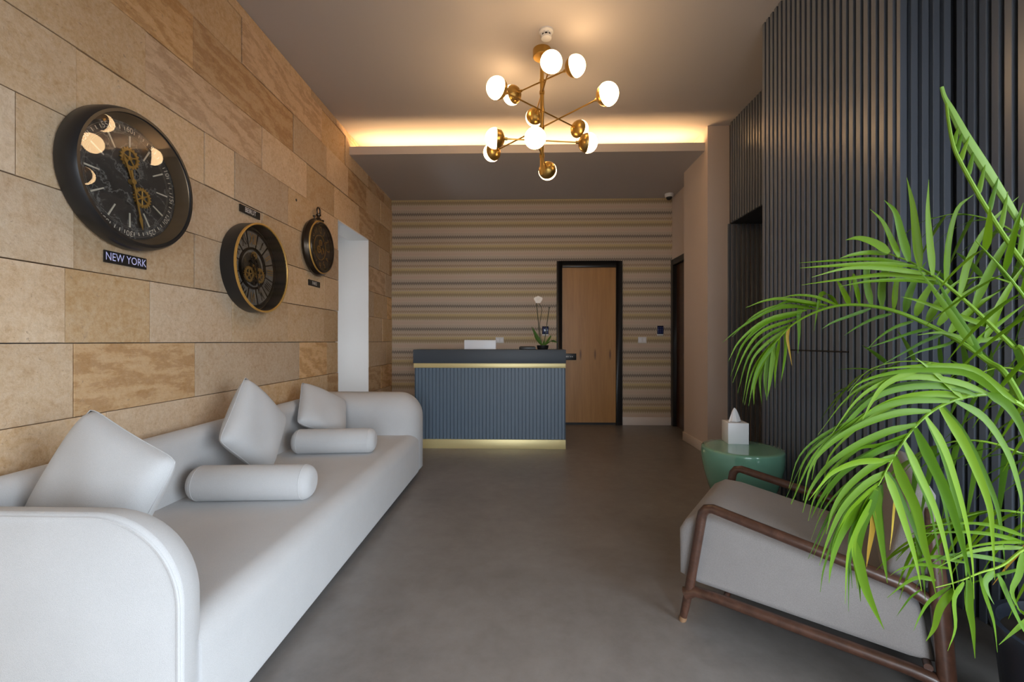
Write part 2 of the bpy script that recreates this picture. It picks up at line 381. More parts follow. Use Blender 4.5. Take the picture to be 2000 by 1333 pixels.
# ---------------- left wall: sandstone cladding, each stone a piece
mb = MB().box(XL - .24, XL - .03, Y0, D0, 0, ZC).box(XL - .03, XL, Y0, -1.1, 0, ZC).box(XL - .24, XL - .03, D1, YB + .1, 0, ZC).box(XL - .24, XL - .03, D0, D1, DZ, ZC)
wl = struct(part('wall_left', mb, 'backing'))
H = .303; Z0 = 1.146
rows = {-4: [100, 330, 600], -3: [60, 300, 520], -2: [210, 470, 640], -1: [144, 381, 585], 0: [128, 294, 454, 562, 633],
        1: [144, 380, 514, 633], 2: [-260, 30, 288, 512, 631], 3: [-120, 150, 400, 458, 562], 4: [-60, 284.5, 512, 599], 5: [141, 378, 573],
        6: [-300, 317.5, 473, 629], 7: [-200, 180, 420, 609]}
def ystone(px): return at(px, 600, 0, XL).y
def stone(y0, y1, z0, z1):
    g = rnd.uniform(.0014, .0026); d = XL + rnd.uniform(-.005, .004); e = .0014
    a, b, c, k = y0 + g, y1 - g, z0 + g, z1 - g
    m_ = MB().add([(XL - .03, a, c), (XL - .03, b, c), (XL - .03, b, k), (XL - .03, a, k), (d - e, a, c), (d - e, b, c), (d - e, b, k), (d - e, a, k),
                   (d, a + e, c + e), (d, b - e, c + e), (d, b - e, k - e), (d, a + e, k - e)],
                  [(0, 1, 5, 4), (1, 2, 6, 5), (2, 3, 7, 6), (3, 0, 4, 7), (4, 5, 9, 8), (5, 6, 10, 9), (6, 7, 11, 10), (7, 4, 8, 11), (8, 9, 10, 11)])
    part('stone', m_, 'stone', wl)
for k in range(-4, 8):
    z0, z1 = max(0, Z0 + H * k), min(ZC, Z0 + H * (k + 1))
    js = sorted(ystone(p) for p in rows[k])
    y = js[0]; pre = []
    while y > -.4: y -= rnd.uniform(.5, .68); pre.append(y)
    y = js[-1]; post = []
    while y < YB: y += rnd.uniform(.38, .66); post.append(min(y, YB))
    js = sorted(set(pre + js + post))
    if z1 < DZ + .01:
        js = sorted([j for j in js if not (D0 - .12 < j < D1 + .12)] + [D0, D1])
    for a, b in zip(js, js[1:]):
        if b - a < .02 or (z1 < DZ + .01 and abs(a - D0) < 1e-6): continue
        stone(a, b, z0, z1)
q = at(578, 391, 0, XL)
part('drill_hole', MB().lathe(q + V((.001, 0, 0)), (1, 0, 0), [(0, 0), (.012, 0), (.012, .0025), (0, .003)], 10), 'blackm', wl)
# white reveal and passage beyond the opening
mb = MB().box(-3.1, XL - .031, D1 - .006, D1 + .1, 0, DZ + .3).box(-3.1, XL - .24, D0 - .75, D0 - .65, 0, DZ + .3)
mb.box(-3.1, XL - .24, D0 - .65, D1, DZ + .06, DZ + .12).box(XL - .24, XL, D0, D1, DZ - .012, DZ).box(XL - .031, XL, D1 - .006, D1, 0, DZ)
mb.box(-3.1, -3.0, D0 - .65, D1, 0, 1.0).box(-3.1, -3.0, D0 - .65, D1, 1.4, DZ + .1).box(-3.1, -3.0, D0 + .1, D1, 1.0, 1.4)
struct(part('wall_passage', mb, 'white'), 'white plastered passage seen through the opening in the stone wall')

# ---------------- right: dark slatted walls
PITCH, SW, SD = .047, .029, .021
mb = MB().box(XR + SD, 2.35, 1.955 + SD, 3.05, 0, ZC)                       # projecting block
mb.box(XN + SD, 2.35, .9, 1.955 + SD, 0, ZC).box(XN + SD, 2.35, Y0, .9, 2.18, ZC).box(XN + SD, 2.35, Y0, -1.9, 0, 2.18)     # near wall with a window beside the entrance
mb.box(XRR + SD, 2.35, 3.05, 4.467, 2.34, ZC)                               # over the passage
mb.box(XRR - .0, 3.2, 4.45 + SD, 4.62, 0, 2.34)                             # far face of the passage
mb.box(3.1, 3.2, 2.9, 4.6, 0, 2.5).box(2.35, 3.2, 2.95, 4.6, 2.34, 2.42).box(2.35, 3.2, 2.9, 3.0, 0, 2.4)
wr = struct(part('wall_right', mb, 'backing'), 'dark slate painted wall clad with vertical slats')
def slat_src(h):
    return part('slat', MB().box(0, SD, 0, SW, 0, h), 'slat', wr, bevel=.002, seg=1)
def run(src, pts, rot):
    for i, p in enumerate(pts):
        if i == 0 and not src.get('used'): src['used'] = 1; src.location = p; src.rotation_euler = (0, 0, rot)
        else: copy_part(src, wr, p, rot)
tall, short, mid = slat_src(ZC), slat_src(ZC - 2.34), slat_src(2.34)
n = int((3.05 - 1.955) / PITCH); run(tall, [(XR, 3.05 - SW - i * PITCH, 0) for i in range(n + 1) if 3.05 - SW - i * PITCH > 1.95], 0)
run(tall, [(XN, 1.955 - SW - .01 - i * PITCH, 0) for i in range(int((1.955 - .93) / PITCH))], 0)
run(tall, [(XR + SW + .006 + i * PITCH, 1.955, 0) for i in range(5)], math.pi / 2)
for o in wr.children:
    pass
run(short, [(XRR, 3.06 + i * PITCH, 2.34) for i in range(int(1.4 / PITCH))], 0)
run(mid, [(XRR + SW + i * PITCH, 4.45, 0) for i in range(int(.95 / PITCH))], math.pi / 2)
a, b = at(1540, 684, 0, XR), at(1656, 686, 0, XR)
part('slot', MB().box(XR - .0012, XR + .01, b.y, a.y, a.z - .004, a.z + .004), 'blackm', wr)

# ------------------------------------------------------------------ reception desk
dk = thing('reception_desk', 'blue slatted reception desk with dark top and two gold bands', 'desk', (-.36, 4.95, 0))
dx0, dx1, dy = at(810, 800, 1, 4.66).x, at(1104.5, 800, 1, 4.66).x, 4.66
zt, z1, z2, z3 = 1.062, at(900, 710, 1, dy).z, at(900, 719, 1, dy).z, at(900, 858.5, 1, dy).z
part('body', MB().box(dx0 + .01, dx1 - .01, dy + .014, dy + .62, .02, z1), 'desk', dk)
part('counter_top', MB().box(dx0 - .015, dx1 + .004, dy - .012, dy + .30, z1, zt), 'desktop', dk, bevel=.003)
part('gold_band', MB().box(dx0 - .01, dx1 + .002, dy - .008, dy + .03, z2, z1), 'gold', dk, bevel=.002)
part('plinth', MB().box(dx0, dx1 + .002, dy - .008, dy + .60, 0, z3), 'gold', dk, bevel=.002)
part('end_panel', MB().box(dx1 - .01, dx1, dy, dy + .62, z3, z1), 'desk', dk)
part('end_panel', MB().box(dx0, dx0 + .01, dy, dy + .62, z3, z1), 'desk', dk)
N = 42; sp = (dx1 - dx0) / N
for i in range(N):
    g = .0022; x = dx0 + i * sp
    part('slat', MB().box(x + g, x + sp - g, dy, dy + .016, z3, z2), 'desk', dk, bevel=.0022, seg=1)

# monitor on the desk's inner worktop
q0, q1 = at(907, 664.5, 1, 5.02), at(969, 664.5, 1, 5.02)
mo = thing('computer_monitor', 'white monitor seen from behind, rising above the desk counter', 'monitor', ((q0.x + q1.x) / 2, 5.0, z1))
part('screen_shell', MB().box(q0.x, q1.x, 5.0, 5.025, z1 + .03, q0.z), 'alu', mo, bevel=.008, seg=3)
cx = (q0.x + q1.x) / 2
part('stand_foot', MB().box(cx - .09, cx + .09, 4.98, 5.12, z1, z1 + .008), 'alu', mo, bevel=.003)
part('stand_neck', MB().box(cx - .03, cx + .03, 5.026, 5.036, z1 + .006, z1 + .12), 'alu', mo, bevel=.003)
part('emblem', MB().lathe((cx, 4.9995, (z1 + .11)), (0, -1, 0), [(0, 0), (.012, 0), (.012, .001), (0, .001)], 12), 'blackm', mo)
q0, q1 = at(1014, 677, 1, 4.82), at(1046, 683, 1, 4.82)
tag(part('document_tray', MB().box(q0.x, q1.x, 4.74, 4.92, zt, zt + .028).box(q0.x + .01, q1.x - .01, 4.75, 4.91, zt + .028, zt + .034), 'black', None, loc=((q0.x + q1.x) / 2, 4.83, zt), bevel=.004),
    'flat black tray lying on the desk counter beside the orchid', 'tray')
# orchid
pc = at(1060, 681, 1, 4.80); pc.z = zt
orc = thing('potted_orchid', 'white orchid with one bloom in a low black pot on the counter', 'plant', pc)
part('pot', MB().lathe(pc, (0, 0, 1), [(0, 0), (.052, 0), (.06, .01), (.066, .045), (.060, .047), (.056, .036), (0, .036)], 24), 'black', orc, smooth=True)
def px_curve(pts, y): return catmull([at(a, b, 1, yy) for (a, b), yy in zip(pts, y if isinstance(y, list) else [y] * len(pts))], 5)
part('flower_stem', MB().tube(px_curve([(1058, 676), (1053.5, 655), (1051.5, 630), (1048.5, 600), (1048, 590)], [4.8, 4.79, 4.78, 4.77, 4.77]), .0045, 6), 'stem', orc, smooth=True)
part('flower_stem', MB().tube(px_curve([(1059, 676), (1054, 640), (1057, 615), (1058, 604), (1055, 597), (1052, 593)], 4.82), .0032, 6), 'stem', orc, smooth=True)
part('flower_stem', MB().tube(px_curve([(1062, 676), (1066, 650), (1070, 620), (1073, 600)], 4.8), [.0045] * 15 + [.008], 6), 'stem', orc, smooth=True)
def ribbon(pts, widths, side, fold=.25):
    """leaf strip with a shallow V section"""
    pts = [V(p) for p in pts]; vs, fs = [], []
    for i, p in enumerate(pts):
        t = (pts[min(i + 1, len(pts) - 1)] - pts[max(i - 1, 0)]).normalized(); s_ = V(side); s_ = (s_ - t * s_.dot(t)).normalized(); n_ = t.cross(s_)
        vs += [p + s_ * widths[i] + n_ * (widths[i] * fold), p, p - s_ * widths[i] + n_ * (widths[i] * fold)]
    for i in range(len(pts) - 1):
        for k in (0, 1): fs.append((i * 3 + k, i * 3 + k + 1, i * 3 + k + 4, i * 3 + k + 3))
    return MB().add(vs, fs)
for pts, wd in (([(1060, 677), (1052, 665), (1045, 652), (1038.5, 638)], .022), ([(1061, 677), (1068, 668), (1074, 659), (1077, 655)], .016),
                ([(1062, 676), (1072, 668), (1080, 666), (1090, 670)], .02), ([(1059, 676), (1050, 664), (1043, 656)], .02), ([(1061, 676), (1062, 670), (1064, 664)], .016)):
    c = px_curve(pts, 4.79); m_ = len(c)
    part('leaf', ribbon(c, [max(.001, wd * math.sin(math.pi * (.12 + .88 * i / (m_ - 1)))) for i in range(m_)], (.8, -.5, .3)), 'oleaf', orc, smooth=True)
fc = at(1051, 586, 1, 4.77)
fl_ = part('bloom', MB().lathe(fc, (0, -1, 0), [(0, -.006), (.009, 0), (0, .012)], 10), 'petal', orc, smooth=True)
for k in range(5):
    a = math.pi / 2 + k * 2 * math.pi / 5; d = V((math.cos(a), -.15, math.sin(a))); r = .05 if k in (1, 4) else .042
    part('petal', ribbon([fc + d * (r * t) + V((0, -.01 * math.sin(3 * t), 0)) for t in (0, .25, .5, .75, 1)], [.004, .02, .025, .02, .003], (-math.sin(a), 0, math.cos(a)), .1), 'petal', fl_, smooth=True)

# ------------------------------------------------------------------ wall plates, keypads, camera, smoke detector
def keypad(px0, px1, py0, py1, label):
    a, b = at(px0, py0, 1, YB), at(px1, py1, 1, YB); t = thing('keypad', label, 'keypad', ((a.x + b.x) / 2, YB, b.z), 'keypads on the back wall')
    part('back_box', MB().box(a.x, b.x, YB - .014, YB, b.z - .02, a.z), 'plastic', t, bevel=.003)
    part('glass_front', MB().box(a.x - .001, b.x + .001, YB - .02, YB - .013, b.z, a.z + .001), 'blue', t, bevel=.002)
    for i in range(3):
        for j in range(4):
            x = a.x + (b.x - a.x) * (.22 + .28 * i); z = b.z + (a.z - b.z) * (.16 + .2 * j)
            part('key', MB().box(x - .005, x + .005, YB - .0212, YB - .0195, z - .004, z + .004), 'keys', t)
keypad(1059, 1071, 638, 653, 'navy keypad behind the orchid stems')
keypad(1283, 1295, 637, 653, 'navy keypad right of the oak door')
def plate(px0, px1, py0, py1, label, sock):
    a, b = at(px0, py0, 1, YB), at(px1, py1, 1, YB); t = thing('wall_outlet', label, 'outlet', ((a.x + b.x) / 2, YB, b.z), 'white outlet plates on the back wall')
    part('plate', MB().box(a.x, b.x, YB - .009, YB, b.z, a.z), 'plastic', t, bevel=.003)
    for k in range(sock):
        x = a.x + (b.x - a.x) * (k + .5) / sock
        part('insert', MB().box(x - .018, x + .018, YB - .011, YB - .008, b.z + .018, a.z - .018), 'boxw', t, bevel=.002)
plate(968, 984, 659, 670.5, 'white outlet plate beside the white monitor', 2)
plate(1246, 1262.5, 658.5, 670.5, 'white outlet plate between the oak door and the keypad', 2)
q = at(1307, 379, 2, ZS); q.z = ZS
t = thing('security_camera', 'small white dome camera in the corner of the lower ceiling', 'camera', q)
part('housing', MB().lathe(q, (0, 0, -1), [(0, 0), (.055, 0), (.055, .03), (.046, .045), (0, .045)], 24), 'plastic', t, smooth=True)
part('lens_ball', MB().lathe(q, (0, 0, -1), [(.04, .04)] + [(.04 * math.cos(a), .045 + .04 * math.sin(a)) for a in (0, .4, .8, 1.2, 1.57)], 20), 'black', t, smooth=True)
q = at(1067, 60, 2, ZC); q.z = ZC
t = thing('smoke_detector', 'white smoke detector on the ceiling behind the chandelier canopy', 'detector', q)
part('base', MB().lathe(q, (0, 0, -1), [(0, 0), (.05, 0), (.05, .012), (.04, .02), (.034, .022), (.034, .03)], 24), 'plastic', t, smooth=True)
part('vent_ring', MB().lathe(q, (0, 0, -1), [(.033, .022), (.033, .045)], 24), 'blackm', t)
for k in range(8):
    a = k * math.pi / 4 + .3; c = q + V((math.cos(a) * .034, math.sin(a) * .034, -.034))
    part('rib', MB().tube([c + V((0, 0, .013)), c - V((0, 0, .013))], .0045, 6), 'plastic', t)
part('cap', MB().lathe(q, (0, 0, -1), [(.038, .044), (.036, .056), (.02, .062), (0, .063)], 24), 'plastic', t, smooth=True)

# ------------------------------------------------------------------ chandelier
cc = at(1058.5, 98, 2, ZC); cc = V((cc.x, cc.y, ZC)); zb = at(1061, 343, 1, cc.y).z
ch = thing('chandelier', 'brass rod chandelier with six crossing arms and twelve opal globes', 'chandelier', cc)
part('canopy', MB().lathe(cc, (0, 0, -1), [(0, 0), (.068, 0), (.068, .052), (.064, .056), (0, .056)], 32), 'brass', ch, smooth=True)
part('rod', MB().tube([cc - V((0, 0, .05)), V((cc.x, cc.y, zb))], .015, 16), 'brass', ch, smooth=True)
arms = [(3.105, (1123.6, 126), (1000, 183)), (3.02, (1078, 129), (1045.5, 233)), (2.885, (971.5, 173.5), (1132, 254)),
        (2.76, (1189.5, 189), (965.5, 301)), (2.66, (970.5, 278), (1148, 286.5)), (2.545, (1050.5, 282), (1073, 342))]
for z, e0, e1 in arms:
    p = [at(*e0, 2, z), at(*e1, 2, z)]
    # both ends lie on one level line through the rod, at equal reach
    d = (p[0] - p[1]); d.z = 0; reach = d.length / 2; d.normalize(); m_ = V((cc.x, cc.y, z)); 
    ar = part('arm', MB().tube([m_ - d * (reach - .06), m_ + d * (reach - .06)], .0055, 8), 'brass', ch, smooth=True)
    part('arm_collar', MB().tube([V((m_.x, m_.y, z - .012)), V((m_.x, m_.y, z + .012))], .019, 16), 'brass', ar, smooth=True)
    for s_ in (1, -1):
        c = m_ + d * (s_ * reach); R = .074; ax = d * s_
        # opal globe, egg shaped, its inner part held in a brass cup
        part('globe', MB().lathe(c, ax, [(0, -R * .55)] + [(R * math.cos(a), (R * 1.0 if a > 0 else R * .55) * math.sin(a)) for a in [i * math.pi / 2 / 9 - 0 for i in range(-8, 9)]] + [(0, R)], 28), 'globe', ch, smooth=True)
        part('cup', MB().lathe(c, ax, [(0, -R * .98)] + [(R * .97 * math.cos(a), -R * .08 + R * .9 * math.sin(a)) for a in [-math.pi / 2 + (i + 1) * math.pi / 2 / 9 for i in range(9)]] + [(R * 1.0, -R * .05), (R * .93, -R * .06), (R * .9, -R * .2)], 28), 'brass', ch, smooth=True)
        part('socket', MB().tube([c - ax * (R * .95), c - ax * (R * 1.25)], .011, 10), 'brass', ch, smooth=True)

# ------------------------------------------------------------------ clocks
def disc_text(mb_, s, size, C, R, ang, sx=1.0, off=.002):
    u = V((0, 1, 0)); v = V((0, 0, 1)); rd = u * math.sin(ang) + v * math.cos(ang); tg = u * math.cos(ang) - v * math.sin(ang)
    return text_mb(s, size, C + rd * R + V((off, 0, 0)), tg, rd, sx, mb_)
def strip(C, ang, r0, r1, w0, w1, n0=0, th=.003):
    u, v, n_ = V((0, 1, 0)), V((0, 0, 1)), V((1, 0, 0)); rd = u * math.sin(ang) + v * math.cos(ang); tg = u * math.cos(ang) - v * math.sin(ang)
    return MB().prism([(-w0, r0), (w0, r0), (w1, r1), (-w1, r1)], C + n_ * n0, tg, rd, n_, 0, th)
def hand(C, ang, L, w_, tail, n0):
    u, v, n_ = V((0, 1, 0)), V((0, 0, 1)), V((1, 0, 0)); rd = u * math.sin(ang) + v * math.cos(ang); tg = u * math.cos(ang) - v * math.sin(ang)
    return MB().prism([(-w_, -tail), (w_, -tail), (w_ * .6, 0), (w_ * .7, L * .7), (w_ * 1.5, L * .78), (0, L), (-w_ * 1.5, L * .78), (-w_ * .7, L * .7), (-w_ * .6, 0)], C + n_ * n0, tg, rd, n_, 0, .003)
def gear(C, r, teeth, n0, th=.005, holes=6):
    """spoked cog standing off the dial"""
    mb_ = MB(); n_ = V((1, 0, 0)); C = C + n_ * n0
    def P(rr, a): return C + V((0, math.sin(a) * rr, math.cos(a) * rr))
    k = teeth * 4
    outer = [P(r * (1.0 if (i % 4) < 2 else .86), 2 * math.pi * i / k) for i in range(k)]; inner = [P(r * .66, 2 * math.pi * i / k) for i in range(k)]
    vs = outer + inner + [p + n_ * th for p in outer] + [p + n_ * th for p in inner]; fs = []
    for i in range(k):
        j = (i + 1) % k
        fs += [(2 * k + i, 2 * k + j, 3 * k + j, 3 * k + i), (i, j, 2 * k + j, 2 * k + i), (k + i, 3 * k + i, 3 * k + j, k + j)]
    mb_.add(vs, fs)
    for i in range(holes):
        a = 2 * math.pi * i / holes; mb_.tube([P(r * .12, a) + n_ * th * .5, P(r * .72, a) + n_ * th * .5], r * .075, 6)
    mb_.lathe(C, n_, [(r * .2, 0), (r * .2, th * 1.2), (0, th * 1.4)], 14); return mb_
def ring(C, r0, r1, n0, n1, seg=64):
    return MB().lathe(C, (1, 0, 0), [(r0, n0), (r1, n0), (r1, n1), (r0, n1), (r0, n0)], seg)
X = V((1, 0, 0))
# --- New York
C1 = V((XL, 1.948, 1.885)); R1, T1 = .312, .092
ck = thing('wall_clock', 'large black rimmed clock with etched map dial and gold gears', 'clock', C1, 'city clocks on the stone wall')
part('case', MB().lathe(C1, X, [(0, .001), (R1 * .97, .001), (R1, .014), (R1, T1 * .6), (R1 * .985, T1 * .85), (R1 * .955, T1), (R1 * .915, T1), (R1 * .905, T1 * .9)], 72), 'black', ck, smooth=True)
part('inner_ring', MB().lathe(C1, X, [(R1 * .905, T1 * .93), (R1 * .895, T1 * .9), (R1 * .83, .028)], 72), 'ringm', ck, smooth=True)
part('dial', MB().lathe(C1, X, [(R1 * .9, .02), (R1 * .83, .026), (0, .026)], 64), 'dial_map', ck, loc=C1)
for i in range(12):
    s = str(i * 5 if i else 60); a = i * math.pi / 6
    part('numeral', disc_text(None, s, .036, C1, R1 * .755, a, 1.0, .0275), 'ivory', ck)
    part('hour_marker', strip(C1, a, R1 * .46, R1 * .67, .0028, .0036, .026), 'ivory', ck)
mt = MB()
for i in range(60):
    if i % 5: mt.add(*(lambda m: (m.v, m.f))(strip(C1, i * math.pi / 30, R1 * .725, R1 * .775, .0018, .0018, .026, .0012)))
part('minute_track', mt, 'ivory', ck)
for r in (.665, .685, .79): part('dial_ring', ring(C1, R1 * r, R1 * r + .0016, .026, .0272), 'steel', ck)
g1 = C1 + V((0, -.005, .105)); g2 = C1 + V((0, .06, -.055))
part('gear', gear(g1, .050, 18, .029, .006, 5), 'goldd', ck); part('gear', gear(g2, .048, 20, .029, .006, 6), 'goldd', ck)
part('gear', gear(C1 + V((0, .022, .042)), .032, 14, .028, .005, 4), 'steel', ck); part('gear', gear(C1 + V((0, .088, -.10)), .022, 12, .028, .005, 4), 'steel', ck)
part('hour_hand', hand(C1, math.radians(-22), .115, .006, .03, .040), 'goldd', ck)
part('minute_hand', hand(C1, math.radians(167), .215, .0055, .05, .045), 'goldd', ck)
part('hub', MB().lathe(C1, X, [(.012, .03), (.012, .05), (0, .052)], 16), 'goldd', ck, smooth=True)
part('glass', MB().lathe(C1, X, [(R1 * .91, T1 * .93), (0, T1 * .93)], 64), 'glass', ck)
# --- Beirut
C2 = V((XL, 2.862, 1.640)); R2, T2 = .294, .10
ck = thing('wall_clock', 'black clock with thin gold rim, roman numerals and exposed gears', 'clock', C2, 'city clocks on the stone wall')
part('case', MB().lathe(C2, X, [(0, .001), (R2 * .985, .001), (R2, .01), (R2, T2), (R2 * .975, T2)], 72), 'black', ck, smooth=True)
part('bezel', MB().lathe(C2, X, [(R2 * 1.0, T2 - .008), (R2 * 1.002, T2 + .003), (R2 * .97, T2 + .004), (R2 * .955, T2 - .004)], 72), 'goldd', ck, smooth=True)
part('inner_wall', MB().lathe(C2, X, [(R2 * .957, T2), (R2 * .95, .02)], 64), 'black', ck, smooth=True)
part('dial', MB().lathe(C2, X, [(R2 * .95, .014), (0, .014)], 64), 'dial_dark', ck, loc=C2)
part('dial', MB().lathe(C2, X, [(R2 * .83, .018), (R2 * .36, .018)], 64), 'dial_grey', ck, loc=C2)
for i, s in enumerate(('XII', 'I', 'II', 'III', 'IIII', 'V', 'VI', 'VII', 'VIII', 'IX', 'X', 'XI')):
    a = i * math.pi / 6
    part('numeral', disc_text(None, s, .100, C2, R2 * .65, a, .62, .026), 'goldd' if i in (0, 2, 3, 6, 9) else 'bronze', ck)
    part('spoke', strip(C2, a + math.pi / 12, R2 * .42, R2 * .84, .0035, .005, .018), 'bronze', ck)
part('numeral_ring', ring(C2, R2 * .425, R2 * .475, .018, .03), 'bronze', ck, smooth=True)
part('numeral_ring', ring(C2, R2 * .84, R2 * .87, .018, .03), 'bronze', ck, smooth=True)
for (dy_, dz_, r, tt, mt_) in ((-.055, -.045, .052, 20, 'goldd'), (.06, -.04, .052, 20, 'goldd'), (0, .03, .045, 16, 'bronze'), (0.005, -.005, .035, 14, 'goldd'), (0, -.085, .03, 12, 'bronze'), (0, .085, .028, 12, 'goldd')):
    part('gear', gear(C2 + V((0, dy_, dz_)), r, tt, .03, .007, 5), mt_, ck)
part('hour_hand', hand(C2, math.radians(-25), .10, .006, .02, .045), 'bronze', ck); part('minute_hand', hand(C2, math.radians(172), .17, .006, .03, .050), 'bronze', ck)
part('glass', MB().lathe(C2, X, [(R2 * .96, T2 - .004), (0, T2 - .004)], 64), 'glass', ck)
# --- Paris
C3 = V((XL, 3.762, 1.972)); R3, T3 = .248, .085
ck = thing('wall_clock', 'bronze pocket watch style clock with crown and hanging ring', 'clock', C3, 'city clocks on the stone wall')
part('case', MB().lathe(C3, X, [(0, .001), (R3 * .8, .001), (R3 * .95, .012), (R3, .035), (R3 * .97, .058), (R3 * .90, .072), (R3 * .86, T3), (R3 * .81, T3), (R3 * .80, T3 - .02)], 64), 'bronze', ck, smooth=True)
part('bezel', MB().lathe(C3, X, [(R3 * .925, .066), (R3 * .91, .076), (R3 * .885, .076)], 64), 'goldd', ck, smooth=True)
part('dial', MB().lathe(C3, X, [(R3 * .81, .05), (0, .05)], 64), 'dial_dark', ck, loc=C3)
for i in range(12):
    part('numeral', disc_text(None, str(i or 12), .082, C3, R3 * .62, i * math.pi / 6, .75, .053), 'goldd', ck)
part('numeral_ring', ring(C3, R3 * .42, R3 * .44, .05, .056), 'goldd', ck)
for dy_, dz_, r in ((-.03, -.02, .035), (.035, -.025, .03), (0, .04, .03)): part('gear', gear(C3 + V((0, dy_, dz_)), r, 14, .055, .005, 4), 'goldd', ck)
part('hour_hand', hand(C3, math.radians(150), .09, .005, .02, .064), 'bronze', ck); part('minute_hand', hand(C3, math.radians(40), .13, .004, .02, .067), 'bronze', ck)
part('glass', MB().lathe(C3, X, [(R3 * .815, T3 - .004), (0, T3 - .004)], 48), 'glass', ck)
ct = C3 + V((.04, 0, R3))
cr = part('crown', MB().lathe(ct, (0, 0, 1), [(.03, -.012), (.022, .006), (.012, .012), (.012, .024), (.02, .03), (.022, .042), (.012, .05), (0, .05)], 18), 'bronze', ck, smooth=True)
part('hanging_ring', MB().tube([ct + V((0, math.sin(a) * .028, .068 + math.cos(a) * .034)) for a in [i * 2 * math.pi / 24 for i in range(25)]], .007, 8, False), 'bronze', ck, smooth=True)
for s_ in (-1, 1):
    c = ct + V((0, s_ * .075, -.012)); dd = V((0, s_ * .35, 1)).normalized()
    part('pusher', MB().tube([c - dd * .015, c + dd * .016], .006, 8).tube([c + dd * .014, c + dd * .026], .011, 10), 'bronze', ck, smooth=True)
# --- name plates
def sign(px0, py0, px1, h_, s, size, label, mat, sx=1.0):
    a, b = at(px0, py0, 0, XL + .006), at(px1, py0, 0, XL + .006); c = V((XL + .004, (a.y + b.y) / 2, a.z - h_ / 2))
    t = thing('name_plate', label, 'sign', c - V((0, 0, h_ / 2)), 'city name plates')
    part('plate', MB().box(XL + .0005, XL + .007, a.y, b.y, a.z - h_, a.z), 'black', t)
    part('lettering', text_mb(s, size, c + V((.0036, 0, 0)), (0, 1, 0), (0, 0, 1), sx), mat, t)
sign(204, 488, 286, .053, 'NEW YORK', .050, 'black plate lettered NEW YORK under the largest clock', 'signtext', .78)
sign(469, 398, 508, .047, 'BEIRUT', .044, 'black plate lettered BEIRUT above the gold rimmed clock', 'signtext2', .82)
sign(602.5, 545.5, 625, .050, 'PARIS', .042, 'black plate lettered PARIS under the pocket watch clock', 'signtext2', .82)

# ------------------------------------------------------------------ sofa
SX0, SX1 = -1.80, -.875; SN0, SN1, SF0, SF1 = 1.085, 1.225, 3.52, 3.76; SZ, BZ = .385, .705
so = thing('sofa', 'long off-white boucle sofa with rounded arms along the stone wall', 'sofa', (-1.35, 2.4, 0))
def rbox(x0, x1, y0, y1, z0, z1, bev, seg=6): return (MB().box(x0, x1, y0, y1, z0, z1), bev, seg)
def soft(name, mb_, mat, parent, edges, loc=None):
    """box-like mesh whose edges get individual radii; edges = [(test(mid, dir), radius)]"""
    me = bpy.data.meshes.new(name); off = V(loc) if loc is not None else wloc(parent); me.from_pydata([V(p) - off for p in mb_.v], [], mb_.f)
    bm = bmesh.new(); bm.from_mesh(me); bmesh.ops.recalc_face_normals(bm, faces=bm.faces)
    for test, r, seg in edges:
        es = []
        for e in bm.edges:
            if len(e.link_faces) != 2 or e.calc_face_angle(0) < .5: continue
            m_ = (e.verts[0].co + e.verts[1].co) / 2 + off; d = (e.verts[1].co - e.verts[0].co).normalized()
            if test(m_, d): es.append(e)
        if es: bmesh.ops.bevel(bm, geom=es, offset=r, segments=seg, profile=.5, affect='EDGES', clamp_overlap=True)
    bm.to_mesh(me); bm.free(); me.polygons.foreach_set('use_smooth', [True] * len(me.polygons)); me.set_sharp_from_angle(angle=math.radians(50))
    me.materials.append(M[mat]); o = bpy.data.objects.new(name, me); COL.objects.link(o); o.parent = parent
    if loc is not None: o.location = V(loc) - wloc(parent)
    return o
def arm_poly(x1, zt_, r, x0=SX0, z0=.045, r0=.05):
    p = [(x0, z0), (x1 - .03, z0), (x1, z0 + .03)]
    p += [(x1 - r + r * math.cos(a), zt_ - r + r * math.sin(a)) for a in [i * math.pi / 2 / 14 for i in range(15)]]
    p += [(x0 + r0 + r0 * math.cos(a), zt_ - r0 + r0 * math.sin(a)) for a in [math.pi / 2 + i * math.pi / 2 / 5 for i in range(6)]]
    return p
def arm(y_out, y_in, x1, r, zt_):
    """arm slab: crisp outer edge, generously rounded inner edge, built as stacked shrinking outlines"""
    s_ = 1 if y_in > y_out else -1; T = abs(y_in - y_out); rb = min(.155, T * .93); mb_ = MB(); base = arm_poly(x1, zt_, r)
    cx_, cz_ = (SX0 + x1) / 2, .35
    layers = [(0, .012), (.004, .004), (.012, 0), (T - rb, 0)] + [(T - rb + rb * math.sin(a), rb * (1 - math.cos(a))) for a in [i * math.pi / 2 / 8 for i in range(1, 9)]]
    vs = []; n_ = len(base)
    for d, ins in layers:
        hx = (x1 - SX0) / 2; kx = (hx - ins) / hx; kz = (zt_ - .045 - ins) / (zt_ - .045)
        vs += [(cx_ + (x - cx_) * kx, y_out + s_ * d, .045 + (z - .045) * kz) for x, z in base]
    fs = [(i * n_ + k, i * n_ + (k + 1) % n_, (i + 1) * n_ + (k + 1) % n_, (i + 1) * n_ + k) for i in range(len(layers) - 1) for k in range(n_)]
    fs += [tuple(range(n_)), tuple((len(layers) - 1) * n_ + k for k in range(n_))]
    return mb_.add(vs, fs), [(x, z) for x, z in base]
al = part('seat', MB().box(-1.72, SX1, SN1 - .05, SF0 + .08, .045, SZ), 'sofa', so)
bpy.data.objects.remove(al)
